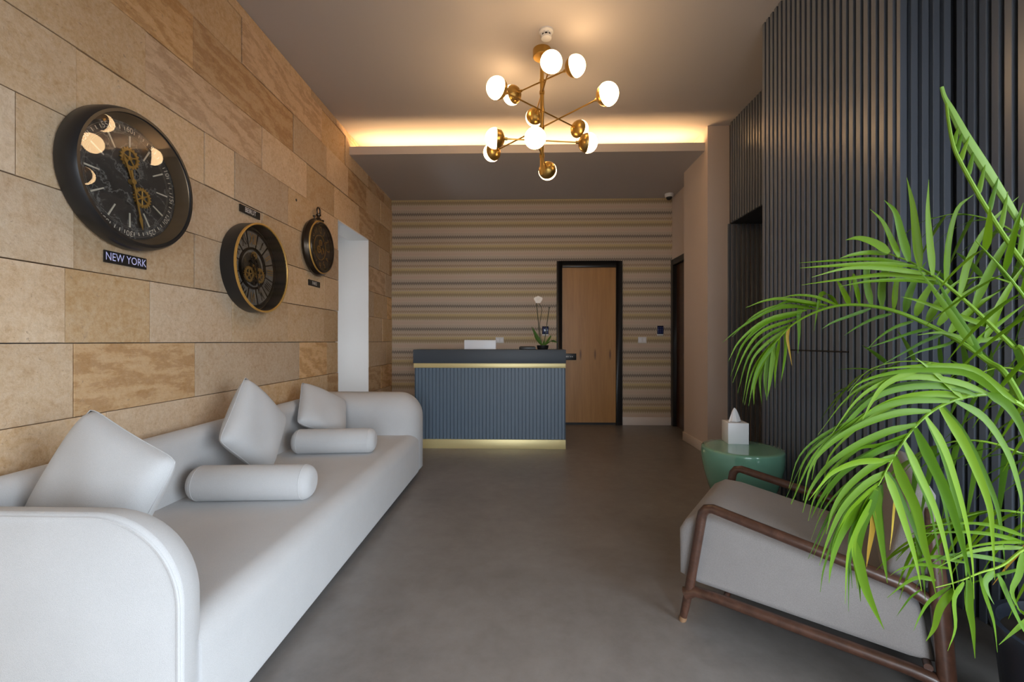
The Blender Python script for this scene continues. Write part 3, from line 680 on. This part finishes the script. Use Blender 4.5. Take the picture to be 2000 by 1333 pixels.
soft('seat', MB().box(-1.72, SX1, SN1 - .06, SF0 + .1, .045, SZ), 'sofa', so,
     [(lambda m_, d: abs(d.y) > .9 and m_.x > SX1 - .01 and m_.z > .3, .085, 8), (lambda m_, d: abs(d.y) > .9 and m_.x > SX1 - .01 and m_.z < .1, .03, 4)])
soft('backrest', MB().box(SX0, -1.665, SN1 - .1, SF0 + .2, .045, BZ), 'sofa', so, [(lambda m_, d: abs(d.y) > .9 and m_.z > .5, .07, 8)])
m1, prof = arm(SN0, SN1 + .03, SX1 + .003, .235, .712)
a1 = part('armrest', m1, 'sofa', so, smooth=True, angle=60)
part('piping', MB().tube([(x * 1.0 + .0, SN0 + .002, z) for x, z in [((SX0 + SX1) / 2 + (x - (SX0 + SX1) / 2) * .985, .045 + (z - .045) * .983) for x, z in prof[2:-4]]], .0045, 6), 'sofa', a1, smooth=True)
m2, prof = arm(SF1, SF0 - .0, SX1 + .005, .20, .715)
a2 = part('armrest', m2, 'sofa', so, smooth=True, angle=60)
for x in (-1.7, -1.0):
    for y in (1.3, 3.6): part('foot', MB().lathe((x, y, 0), (0, 0, 1), [(0, 0), (.03, 0), (.035, .05), (0, .05)], 16), 'blackm', so, smooth=True)

def cushion(c, u, v, n_, size, thick, label):
    c, u, v, n_ = V(c), V(u), V(v), V(n_); K = 18; vs, fs = [], []
    idx = {}
    for sgn in (1, -1):
        for i in range(K + 1):
            for j in range(K + 1):
                a, b = 2 * i / K - 1, 2 * j / K - 1
                edge = (i in (0, K)) or (j in (0, K))
                if edge and sgn < 0: idx[(sgn, i, j)] = idx[(1, i, j)]; continue
                pin = 1 - .04 * (1 - a * a) * (abs(b) ** 4); pin2 = 1 - .04 * (1 - b * b) * (abs(a) ** 4)
                hgt = ((1 - a ** 4) * (1 - b ** 4)) ** .5 * thick / 2 * (1 + .05 * math.sin(5 * a + 3 * b))
                hgt *= 1 - .15 * (a * a + b * b) / 2
                idx[(sgn, i, j)] = len(vs)
                rc = 1 - .055 * abs(a * b) ** 7; vs.append(c + u * (a * rc * size / 2 * pin2) + v * (b * rc * size / 2 * pin) + n_ * (sgn * hgt))
    for sgn in (1, -1):
        for i in range(K):
            for j in range(K): fs.append((idx[(sgn, i, j)], idx[(sgn, i + 1, j)], idx[(sgn, i + 1, j + 1)], idx[(sgn, i, j + 1)]))
    zb_ = min(p[2] for p in vs); t = thing('throw_pillow', label, 'pillow', (c.x, c.y, zb_), 'square pillows on the sofa')
    o = part('pillow_cover', MB().add(vs, fs), 'sofa', t, smooth=True, angle=180)
    rim = [idx[(1, i, 0)] for i in range(K)] + [idx[(1, K, j)] for j in range(K)] + [idx[(1, i, K)] for i in range(K, 0, -1)] + [idx[(1, 0, j)] for j in range(K, 0, -1)]
    part('seam', MB().tube([vs[i] for i in rim] + [vs[rim[0]]], .0018, 6, False), 'sofa', t, smooth=True)
def scaled(c, k): c = V(c); return CP + (c - CP) * k
cushion(scaled((-1.309, 1.294, .662), 1.085) + V((.01, 0, .022)), (.905, -.244, -.348), (.391, .157, .907), (-.166, -.957, .238), .455, .15, 'largest looking square pillow, leaning behind the near sofa arm')
cushion((-1.515, 2.427, .664), (.134, .724, -.677), (-.137, .69, .71), (.982, -.002, .191), .43, .15, 'square pillow standing on its corner between the two bolsters')
cushion(scaled((-1.586, 3.412, .600), .958), (.586, .666, -.461), (-.28, .7, .657), (.76, -.256, .597), .40, .14, 'smallest looking square pillow at the far end of the sofa')
def bolster(p0, p1, r, label):
    p0, p1 = V(p0), V(p1); L = (p1 - p0).length; e = .05
    prof_ = [(0, 0)] + [((r - e) + e * math.sin(a), e - e * math.cos(a)) for a in [i * math.pi / 2 / 6 for i in range(7)]] + \
            [((r - e) + e * math.cos(a), L - e + e * math.sin(a)) for a in [i * math.pi / 2 / 6 for i in range(7)]] + [(0, L)]
    t = thing('bolster', label, 'bolster', ((p0.x + p1.x) / 2, (p0.y + p1.y) / 2, p0.z - r), 'bolsters on the sofa seat')
    o = part('bolster_cover', MB().lathe(p0, p1 - p0, prof_, 36), 'sofa', t, smooth=True, angle=60)
    d = (p1 - p0).normalized(); b_ = d.cross(V((0, 0, 1)))
    for s_, pp in ((e * .9, p0), (L - e * .9, p0)):
        part('seam', MB().tube([pp + d * s_ + (V((0, 0, 1)) * math.cos(a) + b_ * math.sin(a)) * (r - .0015) for a in [i * math.pi / 16 for i in range(33)]], .0025, 5, False), 'sofa', t, smooth=True)
r_ = .083
bolster((-1.60, 2.06, SZ + r_), (-1.02, 2.10, SZ + r_), r_, 'off-white bolster lying on the middle of the sofa seat')
bolster((-1.57, 2.93, SZ + r_), (-1.02, 2.99, SZ + r_), r_, 'off-white bolster farther along the sofa before the small pillow')

# ------------------------------------------------------------------ green side table and tissue box
tc_ = V((1.362, 2.75, 0))
st = thing('side_table', 'round green lacquered side table shaped like a bowl', 'table', tc_)
part('body', MB().lathe(tc_, (0, 0, 1), [(0, 0), (.10, 0), (.11, .01), (.132, .08), (.165, .17), (.195, .25), (.219, .335), (.232, .405), (.2348, .45), (.233, .478)], 56), 'green', st, smooth=True, angle=60)
part('table_top', MB().lathe(tc_, (0, 0, 1), [(.233, .478), (.2325, .487), (.227, .492), (.2, .4925), (0, .4925)], 56), 'green', st, smooth=True, angle=60)
bc = at(1440, 868, 2, .4925); bc.z = .4925; bc += V((.012, .055, 0))
tb = thing('tissue_box', 'white cube tissue box on the green side table', 'tissue box', bc)
ang = math.radians(-7); cu, su = math.cos(ang), math.sin(ang); hw = .0625; hb = .135
def rot_box(c, hx, hy, z0, z1): return MB().prism([(-hx, -hy), (hx, -hy), (hx, hy), (-hx, hy)], c, (cu, su, 0), (-su, cu, 0), (0, 0, 1), z0, z1)
part('box', rot_box(bc, hw, hw, 0, hb), 'boxw', tb, bevel=.002)
part('slot', MB().lathe(bc, (0, 0, 1), [(.034, hb + .0004), (0, hb + .0006)], 24), 'blackm', tb)
ts = MB(); K = 28; lv = 9
vs = []
for j in range(lv):
    t = j / (lv - 1)
    for i in range(K):
        a = 2 * math.pi * i / K; r = (.031 * (1 - t) ** .62) * (1 + .16 * math.sin(3 * a + 2 * t) + .09 * math.sin(7 * a)) + .0015
        vs.append(bc + V((r * math.cos(a) * 1.15 - .004 * t, r * math.sin(a) * .6, hb - .01 + t * .10)))
ts.add(vs, [(j * K + i, j * K + (i + 1) % K, (j + 1) * K + (i + 1) % K, (j + 1) * K + i) for j in range(lv - 1) for i in range(K)])
part('tissue', ts, 'tissue', tb, smooth=True, angle=70)

# ------------------------------------------------------------------ lounge chair
F0 = V((.657, 1.814, 0)); AV = V((.82, -.572, 0)).normalized(); WV = V((.572, .82, 0)).normalized(); CW = .665
def CH(s_, w_, z): return F0 + AV * s_ + WV * w_ + V((0, 0, z))
lc = thing('lounge_chair', 'low lounge chair with brown wooden frame and grey upholstered seat', 'chair', CH(.38, .33, 0))
poly = [(-.022, .175), (-.024, .36), (.0, .405), (.05, .437), (.12, .437), (.68, .335), (.725, .30), (.752, .20), (.765, .135), (.70, .130), (.05, .155)]
soft('seat', MB().prism(poly, F0, AV, V((0, 0, 1)), WV, .026, CW - .026), 'chairfab', lc,
     [(lambda m_, d: abs(d.dot(WV)) < .2, .028, 4)])
poly = [(.635, .36), (.70, .675), (.725, .69), (.755, .68), (.765, .66), (.745, .36)]
soft('backrest', MB().prism(poly, F0, AV, V((0, 0, 1)), WV, .04, CW - .04), 'chairfab', lc, [(lambda m_, d: abs(d.dot(WV)) < .2, .02, 4)])
for w0 in (.0, CW):
    c = [CH(.0, w0, 0), CH(.03, w0, .16), CH(.072, w0, .43)] + [CH(s_, w0, z) for s_, z in ((.078, .462), (.092, .482), (.115, .488))] + [CH(.42, w0, .427), CH(.69, w0, .374), CH(.74, w0, .345)]
    fm = part('arm_frame', MB().tube(c, [.014, .0185, .019, .019, .019, .019, .0195, .021, .021], 12), 'walnut', lc, smooth=True)
    part('rear_post', MB().tube([CH(.792, w0, 0), CH(.785, w0, .06), CH(.765, w0, .36), CH(.745, w0, .62), CH(.742, w0, .635)], [.017, .026, .027, .018, .012], 12, flat=.75), 'walnut', lc, smooth=True)
    part('side_rail', MB().tube([CH(.012, w0, .118), CH(.05, w0, .138), CH(.12, w0, .139), CH(.70, w0, .112), CH(.75, w0, .105), CH(.785, w0, .085)], [.026, .021, .020, .020, .022, .028], 12), 'walnut', lc, smooth=True)
    part('foot_cap', MB().tube([CH(-.0005, w0, 0), CH(.004, w0, .02)], [.0142, .0152], 12), 'worn', lc, smooth=True)
part('cross_rail', MB().tube([CH(.16, 0, .142), CH(.16, CW, .142)], .012, 10), 'walnut', lc, smooth=True)
part('cross_rail', MB().tube([CH(.755, 0, .40), CH(.755, CW, .40)], .014, 10), 'walnut', lc, smooth=True)
part('cross_rail', MB().tube([CH(.74, 0, .135), CH(.74, CW, .135)], .012, 10), 'walnut', lc, smooth=True)

# ------------------------------------------------------------------ palm
PC = V((1.50, 1.15, 0))
pm = thing('potted_palm', 'areca palm with arching bright green fronds in a dark pot', 'plant', PC)
part('pot', MB().lathe(PC, (0, 0, 1), [(0, 0), (.16, 0), (.175, .015), (.205, .34), (.212, .352), (.212, .372), (.198, .372), (.190, .335), (0, .335)], 48), 'pot', pm, smooth=True)
part('soil', MB().lathe(PC, (0, 0, 1), [(.192, .338), (.1, .348), (0, .35)], 32), 'soil', pm, smooth=True)
def lerp3(keys, t):
    for (t0, a), (t1, b) in zip(keys, keys[1:]):
        if t <= t1: k = (t - t0) / (t1 - t0); return V(a) * (1 - k) + V(b) * k
    return V(keys[-1][1])
def leaflet(p, d0, L, wd, droop, side, parent, mat):
    K = 8; pts = []; sc_ = V((rnd.uniform(-.05, .05), rnd.uniform(-.05, .05), 0))
    for i in range(K + 1):
        t = i / K; q = d0 * t + V((0, 0, -1)) * (droop * t * t) + sc_ * (t * t); pts.append(p + q * (L / (1 + .35 * droop)))
    ws = [max(.0005, wd * min(1, .4 + 4.5 * t) * (1 - t ** 2.1)) for t in [i / K for i in range(K + 1)]]
    o = part('leaflet', ribbon(pts, ws, side, .28), mat, parent, smooth=True, angle=180); return o
def frond(px, base, rows, r0=.008, mat='leaf', start=.28, yellow=0):
    pts = [V(b) for b in base] + [at(a, b, 1, y) for a, b, y in px]; c = catmull(pts, 7); n_ = len(c)
    fr = part('frond', MB().tube(c, [r0 * (1 - .85 * i / (n_ - 1)) for i in range(n_)], 7), 'rachis', pm, smooth=True)
    ls = [0]
    for a, b in zip(c, c[1:]): ls.append(ls[-1] + (b - a).length)
    for row in rows:
        N_ = row['n']
        for k in range(N_):
            u = (k + .5 + rnd.uniform(-.15, .15)) / N_; u = min(.995, max(0, u)); t = (start + (1 - start) * u) * ls[-1]
            j = max(i for i in range(n_) if ls[i] <= t); j = min(j, n_ - 2); f_ = (t - ls[j]) / (ls[j + 1] - ls[j]); p = c[j].lerp(c[j + 1], f_); T = (c[j + 1] - c[j]).normalized()
            d = (lerp3(row['b'], u) + T * row.get('t', .35) + V([rnd.uniform(-.09, .09) for _ in range(3)])).normalized()
            L = row['L'] * (.72 + .28 * math.sin(math.pi * min(1, .2 + .75 * u))) * rnd.uniform(.88, 1.08)
            if u > .9: L *= .8
            m_ = 'leafy' if rnd.random() < yellow else row.get('m', mat)
            leaflet(p, d, L, row['w'] * rnd.uniform(.85, 1.1), row['g'] * rnd.uniform(.7, 1.25), row.get('s', (.3, -.9, .3)), fr, m_)
    return fr
B = lambda dx, dy, z=.40: PC + V((dx, dy, z))

CROP = {'a': (1400, 560, 4.4425), 'b': (1680, 150, 3.809), 'c': (1640, 450, 4.444), 'd': (1540, 700, 3.809), 'e': (1540, 950, 3.48), 'p': (0, 0, 1)}
def pt(k, x, y, Y):
    o = CROP[k]; return at(o[0] + x / o[2], o[1] + y / o[2], 1, Y)
def rachis(base, k, pts, ys, r0):
    m_ = len(pts); c = catmull([V(b) for b in base] + [pt(k, x, y, ys[0] + (ys[1] - ys[0]) * i / (m_ - 1)) for i, (x, y) in enumerate(pts)], 6); n_ = len(c)
    return part('frond', MB().tube(c, [r0 * (1 - .8 * i / (n_ - 1)) for i in range(n_)], 7), 'rachis', pm, smooth=True)
def traced(fr, rows, Y, wd, mat='leaf', dY=.03):
    """leaflets along curves: first entry is the crop key of each point run, depth eases from the rachis outward"""
    for row in rows:
        y0 = Y(row) if callable(Y) else Y; y0 += rnd.uniform(-.008, .008); q = []; k = None; pts = [e for e in row if not isinstance(e, str)]; m_ = len(pts); i = 0; mt_ = mat
        d = rnd.uniform(-dY, dY)
        for e in row:
            if isinstance(e, str):
                if e == 'y': mt_ = 'leafy'
                else: k = e
                continue
            q.append(pt(k, e[0], e[1], y0 + d * (i / (m_ - 1)))); i += 1
        c = catmull(q, 4); n_ = len(c)
        if mt_ == 'leafy': wd_ = wd * .55
        else: wd_ = wd
        ws = [max(.0005, wd_ * min(1, .4 + 4.5 * t) * (1 - t ** 1.9)) for t in [i / (n_ - 1) for i in range(n_)]]
        s0 = (c[-1] - c[0]).cross(V((0, 1, 0))); s0 = s0.normalized() if s0.length > 1e-4 else V((1, 0, 0))
        part('leaflet', ribbon(c, ws, s0 + V((0, rnd.uniform(-.5, .5), 0)), .28), mt_, fr, smooth=True, angle=180)
def jitter(rows, j0, j1, keep=1.0):
    out = []
    for row in rows:
        if rnd.random() > keep: continue
        a, b = rnd.uniform(-j1, j1), rnd.uniform(-j1, j1); m_ = sum(not isinstance(e, str) for e in row); i = 0; r = []
        x0 = rnd.uniform(-j0, j0)
        for e in row:
            if isinstance(e, str):
                if e != 'y': r.append(e)
                continue
            t = i / (m_ - 1); r.append((e[0] + x0 + a * t, e[1] - x0 * .7 + b * t)); i += 1
        out.append(tuple(r))
    return out
# broad arch reaching left toward the tissue box
fr = rachis([B(-.03, 0, .34), B(-.06, 0, .62)], 'p', [(1985, 765), (1925, 703), (1850, 654), (1765, 614), (1700, 598), (1640, 597), (1588, 612), (1545, 637), (1512, 672), (1491, 694)], (1.17, 1.58), .0085)
def y1(row):
    k = row[0]; e = [q for q in row if not isinstance(q, str)][0]; o = CROP[k]; x = o[0] + e[0] / o[2]; return 1.17 + .41 * min(1, max(0, (1985 - x) / 494))
traced(fr, [('a', (1050, 165), (860, 92), (700, 75), (560, 95)), ('a', (960, 165), (600, 108), (420, 122), (250, 185)), ('a', (800, 170), (500, 195), (230, 340), (50, 485)),
    ('a', (780, 205), (430, 290), (200, 470), (100, 650)), ('a', (720, 240), (420, 320), (230, 500), (120, 780)), ('a', (690, 280), (400, 385), (250, 560), (135, 840)),
    ('a', (640, 330), (420, 440), (270, 620), (180, 930)), ('a', (600, 370), (400, 520), (290, 680), (225, 1010)), ('a', (560, 420), (400, 590), (300, 760), (240, 1030)),
    ('a', (860, 195), (560, 165), (330, 250), (130, 440)), ('a', (740, 225), (460, 300), (240, 480), (175, 600)), ('a', (930, 185), (640, 130), (470, 190))], y1, .0062)
traced(fr, [('a', (520, 470), (390, 640), (320, 800), (275, 1040)), ('a', (490, 500), (380, 680), (325, 850), (322, 1025)), ('a', (470, 540), (400, 680), (372, 820), (390, 1015)),
    ('a', (460, 560), (430, 720), (420, 850), (435, 990)), ('a', (500, 500), (475, 680), (455, 850), (440, 960)), ('a', (540, 450), (515, 620), (503, 760), (505, 885)),
    ('a', (590, 400), (592, 550), (575, 700), (555, 830)), ('a', 'y', (630, 340), (612, 440), (630, 560), (652, 685)), ('a', (750, 165), (708, 230), (712, 400), (703, 580)),
    ('a', (1050, 165), (960, 70), (905, 70), (880, 160), (843, 385))], y1, .0092)
traced(fr, [('c', (85, 650), (40, 560), (0, 480), (-25, 440)), ('c', (170, 640), (135, 500), (112, 398), (92, 430), (95, 530)), ('c', (275, 655), (235, 500), (225, 330), (255, 318), (258, 430)),
    ('c', (365, 660), (360, 500), (392, 335), (418, 330), (428, 480)), ('c', (465, 690), (478, 500), (520, 340), (575, 270)), ('c', (565, 710), (600, 550), (675, 385), (755, 270)),
    ('c', (660, 745), (710, 610), (790, 480), (880, 345)), ('c', (755, 790), (830, 660), (930, 530), (1070, 405)), ('c', (850, 825), (940, 700), (1060, 570), (1230, 455)),
    ('c', (950, 890), (1050, 770), (1200, 640), (1390, 530)), ('c', (1040, 940), (1150, 830), (1310, 710), (1510, 580)), ('c', (1150, 1000), (1270, 890), (1430, 770), (1620, 630))], y1, .0115)
traced(fr, [('c', (270, 680), (100, 740), (-60, 800), (-160, 860)), ('c', (450, 725), (300, 765), (150, 840), (40, 915)), ('c', (640, 790), (480, 840), (340, 930), (250, 1020)),
    ('c', (800, 850), (620, 890), (420, 960), (220, 1030)), ('c', (900, 900), (740, 960), (560, 1060), (310, 1200)), ('c', (1000, 960), (900, 1000), (700, 1050), (560, 1120))], y1, .0055, 'leaf_shaded')
# low arch with the widest leaflets in front of the chair
fr = rachis([B(-.05, -.05, .34), B(-.05, -.06, .60)], 'd', [(1900, 520), (1752, 370), (1630, 300), (1500, 268), (1330, 285), (1200, 325), (1060, 400), (950, 500), (870, 600), (790, 720), (730, 830), (665, 950)], (1.06, 1.0), .007)
right = [('d', (1480, 262), (1600, 330), (1690, 440), (1760, 600), (1800, 800)), ('d', (1240, 320), (1450, 450), (1620, 700), (1705, 950), 'e', (1580, 130), (1578, 400)),
    ('d', (1130, 370), (1280, 600), (1400, 850), (1490, 1100), 'e', (1385, 350), (1402, 640)), ('d', (1020, 440), (1140, 650), (1230, 900), (1310, 1200), 'e', (1245, 500), (1262, 770)),
    ('d', (940, 520), (1050, 750), (1170, 1000), 'e', (1140, 260), (1200, 480), (1258, 720)), ('d', (860, 625), (950, 830), (1070, 1090), 'e', (1040, 320), (1095, 560), (1130, 740)),
    ('d', (780, 740), (860, 930), (950, 1130), 'e', (920, 400), (970, 580), (1003, 745)), ('d', (720, 860), (790, 1030), 'e', (800, 300), (860, 500), (906, 715)),
    ('d', (665, 960), (650, 1100), 'e', (610, 250), (640, 460), (672, 660)), ('e', (595, 20), (500, 200), (440, 380), (470, 700)), ('e', (600, 30), (500, 260), (470, 480), (490, 785)),
    ('e', 'y', (580, 170), (568, 300), (545, 440), (530, 550)), ('e', 'y', (720, 60), (708, 200), (700, 320), (688, 435)), ('e', (450, 380), (505, 640), (570, 810), (650, 975)),
    ('e', (590, 40), (420, 220), (340, 360), (290, 520), (275, 660)), ('e', (560, 90), (470, 260), (400, 460), (385, 800))]
traced(fr, right, 1.01, .0108)
traced(fr, jitter(right[2:11], 25, 90), 1.07, .0075, 'leaf_shaded')
left = [('d', (1330, 288), (1100, 262), (850, 290), (640, 375), (480, 500), (380, 570)), ('d', (1200, 322), (950, 312), (700, 360), (450, 500), (230, 700), (172, 905)),
    ('d', (1060, 392), (820, 408), (560, 490), (330, 620), (170, 800), (110, 1060)), ('d', (950, 495), (720, 550), (480, 660), (290, 800), (160, 980), (105, 1150)),
    ('d', (870, 605), (660, 690), (430, 830), (300, 960), (220, 1080), (170, 1190)), ('d', (790, 725), (600, 820), (430, 970), (330, 1130), (280, 1310)),
    ('d', (730, 840), (560, 950), (400, 1120), (300, 1333), 'e', (210, 540)), ('d', (690, 910), (540, 1040), (420, 1180), 'e', (300, 440), (278, 600)),
    ('d', (1400, 280), (1200, 212), (850, 222), (600, 320), (380, 540), (180, 740), (20, 1090)), ('d', (1500, 270), (1250, 180), (950, 140), (700, 185), (500, 320), (300, 600)),
    ('d', (1600, 300), (1350, 120), (1050, 85), (750, 110), (500, 200), (415, 370)), ('d', (1690, 330), (1400, 100), (1200, 55), (900, 62), (650, 85)),
    ('d', (1290, 295), (1100, 120), (950, 0)), ('d', (1060, 40), (860, 120), (700, 210), (610, 340), (545, 475)), ('d', (900, 560), (700, 640), (560, 660), (430, 715)),
    ('d', (760, 760), (520, 770), (340, 840), (240, 940), (150, 1060))]
traced(fr, left, 1.01, .0078)
traced(fr, jitter(left[:12], 30, 80), 1.06, .0055)
traced(fr, jitter(left[2:9], 40, 110), 1.08, .005, 'leaf_shaded')
# upright arch with fingers pointing at the ceiling
fr = rachis([B(0, .02, .34), B(-.02, .03, .65)], 'p', [(2010, 712), (1977, 677), (1921, 621), (1874, 578), (1831, 544), (1802, 526), (1775, 510), (1752, 502), (1728, 492)], (1.17, 1.31), .007)
traced(fr, [('c', (430, 195), (300, 110), (160, 68), (50, 85)), ('p', (1755, 503), (1740, 470), (1722, 432), (1698, 408)), ('p', (1775, 511), (1760, 460), (1748, 415), (1727, 391)),
    ('p', (1796, 522), (1789, 460), (1782, 400), (1771, 347)), ('p', (1821, 538), (1814, 470), (1811, 410), (1814, 351)), ('p', (1846, 556), (1850, 480), (1868, 410), (1902, 380)),
    ('p', (1873, 578), (1890, 510), (1930, 440), (1990, 384)), ('p', (1901, 600), (1932, 530), (1968, 470), (2010, 425)), ('p', (1925, 660), (1945, 610), (1972, 560), (2010, 505))], 1.24, .0112)
traced(fr, [('c', (420, 205), (250, 195), (100, 215), (0, 245)), ('p', (1802, 527), (1720, 508), (1640, 509), (1560, 514)), ('p', (1790, 520), (1700, 516), (1620, 520), (1562, 524)),
    ('p', (1815, 536), (1720, 524), (1650, 525), (1585, 542)), ('p', (1830, 546), (1740, 536), (1650, 545), (1565, 557)), ('p', (1845, 556), (1780, 548), (1700, 550), (1640, 560)),
    ('p', (1940, 640), (1880, 620), (1800, 590), (1760, 580)), ('p', (1960, 660), (1900, 665), (1840, 650), (1790, 655))], 1.26, .0075)
# shaded frond behind, near the slat wall
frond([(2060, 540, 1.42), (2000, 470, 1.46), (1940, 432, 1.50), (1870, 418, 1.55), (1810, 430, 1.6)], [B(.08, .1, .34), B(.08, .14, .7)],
      [dict(n=12, L=.26, w=.0055, g=.6, b=[(0, (-1, .05, .25)), (1, (-1, 0, .0))], t=.3), dict(n=10, L=.24, w=.0075, g=.3, b=[(0, (-.1, 0, -1)), (1, (-.5, 0, -.8))], t=.1)], .006, 'leaf_shaded', start=.45)
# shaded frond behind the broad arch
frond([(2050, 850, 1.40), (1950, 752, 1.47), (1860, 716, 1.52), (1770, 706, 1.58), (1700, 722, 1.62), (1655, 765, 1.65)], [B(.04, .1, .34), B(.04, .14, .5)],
      [dict(n=11, L=.14, w=.009, g=.15, b=[(0, (.2, 0, 1)), (.6, (.1, 0, 1)), (1, (-.8, 0, -.3))], t=.2), dict(n=12, L=.24, w=.006, g=.5, b=[(0, (-.6, .1, -.5)), (1, (-1, .1, -.5))], t=.3)], .006, 'leaf_shaded', start=.4)
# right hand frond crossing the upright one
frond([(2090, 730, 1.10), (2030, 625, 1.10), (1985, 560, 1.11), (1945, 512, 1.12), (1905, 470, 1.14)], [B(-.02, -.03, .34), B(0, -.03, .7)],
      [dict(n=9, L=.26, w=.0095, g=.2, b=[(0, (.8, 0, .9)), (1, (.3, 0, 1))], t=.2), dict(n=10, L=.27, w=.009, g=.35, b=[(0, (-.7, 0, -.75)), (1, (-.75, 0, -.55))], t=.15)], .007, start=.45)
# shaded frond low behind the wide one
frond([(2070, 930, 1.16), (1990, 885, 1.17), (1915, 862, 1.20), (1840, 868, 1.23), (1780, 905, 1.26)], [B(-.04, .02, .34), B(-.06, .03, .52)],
      [dict(n=10, L=.20, w=.0075, g=.5, b=[(0, (-.9, 0, .3)), (1, (-1, 0, -.2))], t=.3), dict(n=10, L=.20, w=.0085, g=.5, b=[(0, (.4, 0, -.8)), (1, (-.1, 0, -1))], t=.2)], .006, 'leaf_shaded', start=.4)
# two low drooping fronds beside the chair
frond([(2060, 1035, 1.12), (1980, 1000, 1.14), (1900, 1005, 1.16), (1830, 1035, 1.18), (1785, 1070, 1.19)], [B(-.08, .04, .34), B(-.10, .04, .46)],
      [dict(n=11, L=.19, w=.006, g=.5, b=[(0, (-1, 0, .15)), (1, (-1, 0, -.1))], t=.3), dict(n=11, L=.19, w=.006, g=.55, b=[(0, (-.5, 0, -.5)), (1, (-.6, 0, -.8))], t=.3)], .005, start=.4, yellow=.05)
fr = rachis([B(-.08, -.02, .34), B(-.12, -.03, .42)], 'e', [(1760, 380), (1600, 430), (1450, 540), (1300, 590), (1150, 650), (1000, 690)], (1.05, 1.05), .005)
traced(fr, [('e', (1190, 650), (1120, 760), (1130, 960), (1082, 1122)), ('e', (1120, 700), (1030, 820), (990, 960), (935, 1055)), ('e', (1100, 675), (960, 770), (890, 880), (850, 985)),
    ('e', (1230, 640), (1225, 800), (1250, 960), (1268, 1172)), ('e', (1290, 590), (1330, 740), (1390, 920), (1420, 1132)), ('e', (1420, 600), (1480, 740), (1570, 930), (1680, 1120)),
    ('e', (1590, 450), (1560, 600), (1515, 720), (1578, 862)), ('e', (1395, 580), (1335, 640), (1350, 720), (1397, 805)), ('e', (1560, 830), (1640, 890), (1560, 960), (1430, 1080))], 1.05, .0088)
traced(fr, [('e', (900, 700), (830, 750), (770, 830), (735, 885)), ('e', (1000, 640), (880, 620), (780, 670), (670, 760)), ('e', (1100, 560), (900, 530), (760, 560), (690, 610)),
    ('e', (1200, 520), (1000, 480), (860, 520), (740, 600)), ('e', (1500, 520), (1300, 480), (1100, 470), (950, 540)), ('e', (1600, 420), (1400, 420), (1200, 460), (1000, 560)),
    ('e', (1620, 380), (1450, 380), (1250, 410), (1100, 490)), ('e', (1600, 340), (1400, 270), (1200, 250), (880, 275)), ('e', (1620, 390), (1400, 330), (1150, 310), (820, 330)),
    ('e', (1580, 560), (1420, 600), (1300, 640), (1150, 690))], 1.06, .0055)
# unopened spear at the top, and the half open frond hanging from it
c = catmull([B(.02, 0, .34), B(.03, .02, .8)] + [at(a, b, 1, y) for a, b, y in ((2035, 520, 1.17), (1985, 425, 1.17), (1935, 345, 1.17), (1890, 275, 1.17), (1858, 215, 1.17), (1845, 190, 1.17), (1839, 170, 1.17))], 7)
n_ = len(c)
part('spear_leaf', MB().tube(c, [.005 + .0085 * math.exp(-((i / n_ - .55) / .20) ** 2) for i in range(n_)], 8, flat=.6), 'spear', pm, smooth=True)
c = catmull([at(a, b, 1, y) for a, b, y in ((2010, 530, 1.165), (1975, 482, 1.165), (1925, 405, 1.165), (1880, 325, 1.165), (1862, 285, 1.165), (1852, 235, 1.167), (1848, 200, 1.17))], 7)
fr = part('frond', MB().tube(c, [.0055 - .0025 * i / len(c) for i in range(len(c))], 7), 'rachis', pm, smooth=True)
for k in range(9):
    p = c[4 + k * 3]; leaflet(p, V((.16 + .015 * k, -.02, 1)).normalized(), .125 - .009 * k, .0062, .02, (.9, -.3, .1), fr, 'leaf')
for x_, y_ in ((1917, 692), (1900, 676)):
    leaflet(at(x_, y_, 1, 1.19), V((-.46, 0, .72)).normalized(), .25, .0095, 0, (.8, -.3, .5), fr, 'leaf')
# more shaded foliage at the back of the clump
frond([(2080, 640, 1.30), (2010, 575, 1.33), (1950, 545, 1.36), (1890, 545, 1.38), (1840, 570, 1.40)], [B(.06, .06, .34), B(.06, .08, .62)],
      [dict(n=10, L=.20, w=.008, g=.3, b=[(0, (.1, 0, 1)), (1, (-.5, 0, .8))], t=.2), dict(n=10, L=.22, w=.007, g=.5, b=[(0, (-.3, 0, -1)), (1, (-.8, 0, -.5))], t=.2)], .006, 'leaf_shaded', start=.4)
frond([(2090, 800, 1.22), (2030, 745, 1.24), (1975, 720, 1.26), (1925, 725, 1.28), (1880, 755, 1.30)], [B(.02, .05, .34), B(.02, .06, .5)],
      [dict(n=9, L=.20, w=.008, g=.3, b=[(0, (.3, 0, 1)), (1, (-.3, 0, .9))], t=.2), dict(n=9, L=.22, w=.008, g=.5, b=[(0, (.2, 0, -1)), (1, (-.6, 0, -.7))], t=.2)], .006, 'leaf_shaded', start=.4)
for dx, dy in ((0, 0), (.05, .03), (-.05, .02), (.01, -.05), (-.03, -.04)):
    part('stalk', MB().tube([PC + V((dx * 1.4, dy * 1.4, .335)), PC + V((dx, dy, .56)), PC + V((dx * .8, dy * .8, .72))], [.016, .012, .007], 8), 'rachis', pm, smooth=True)
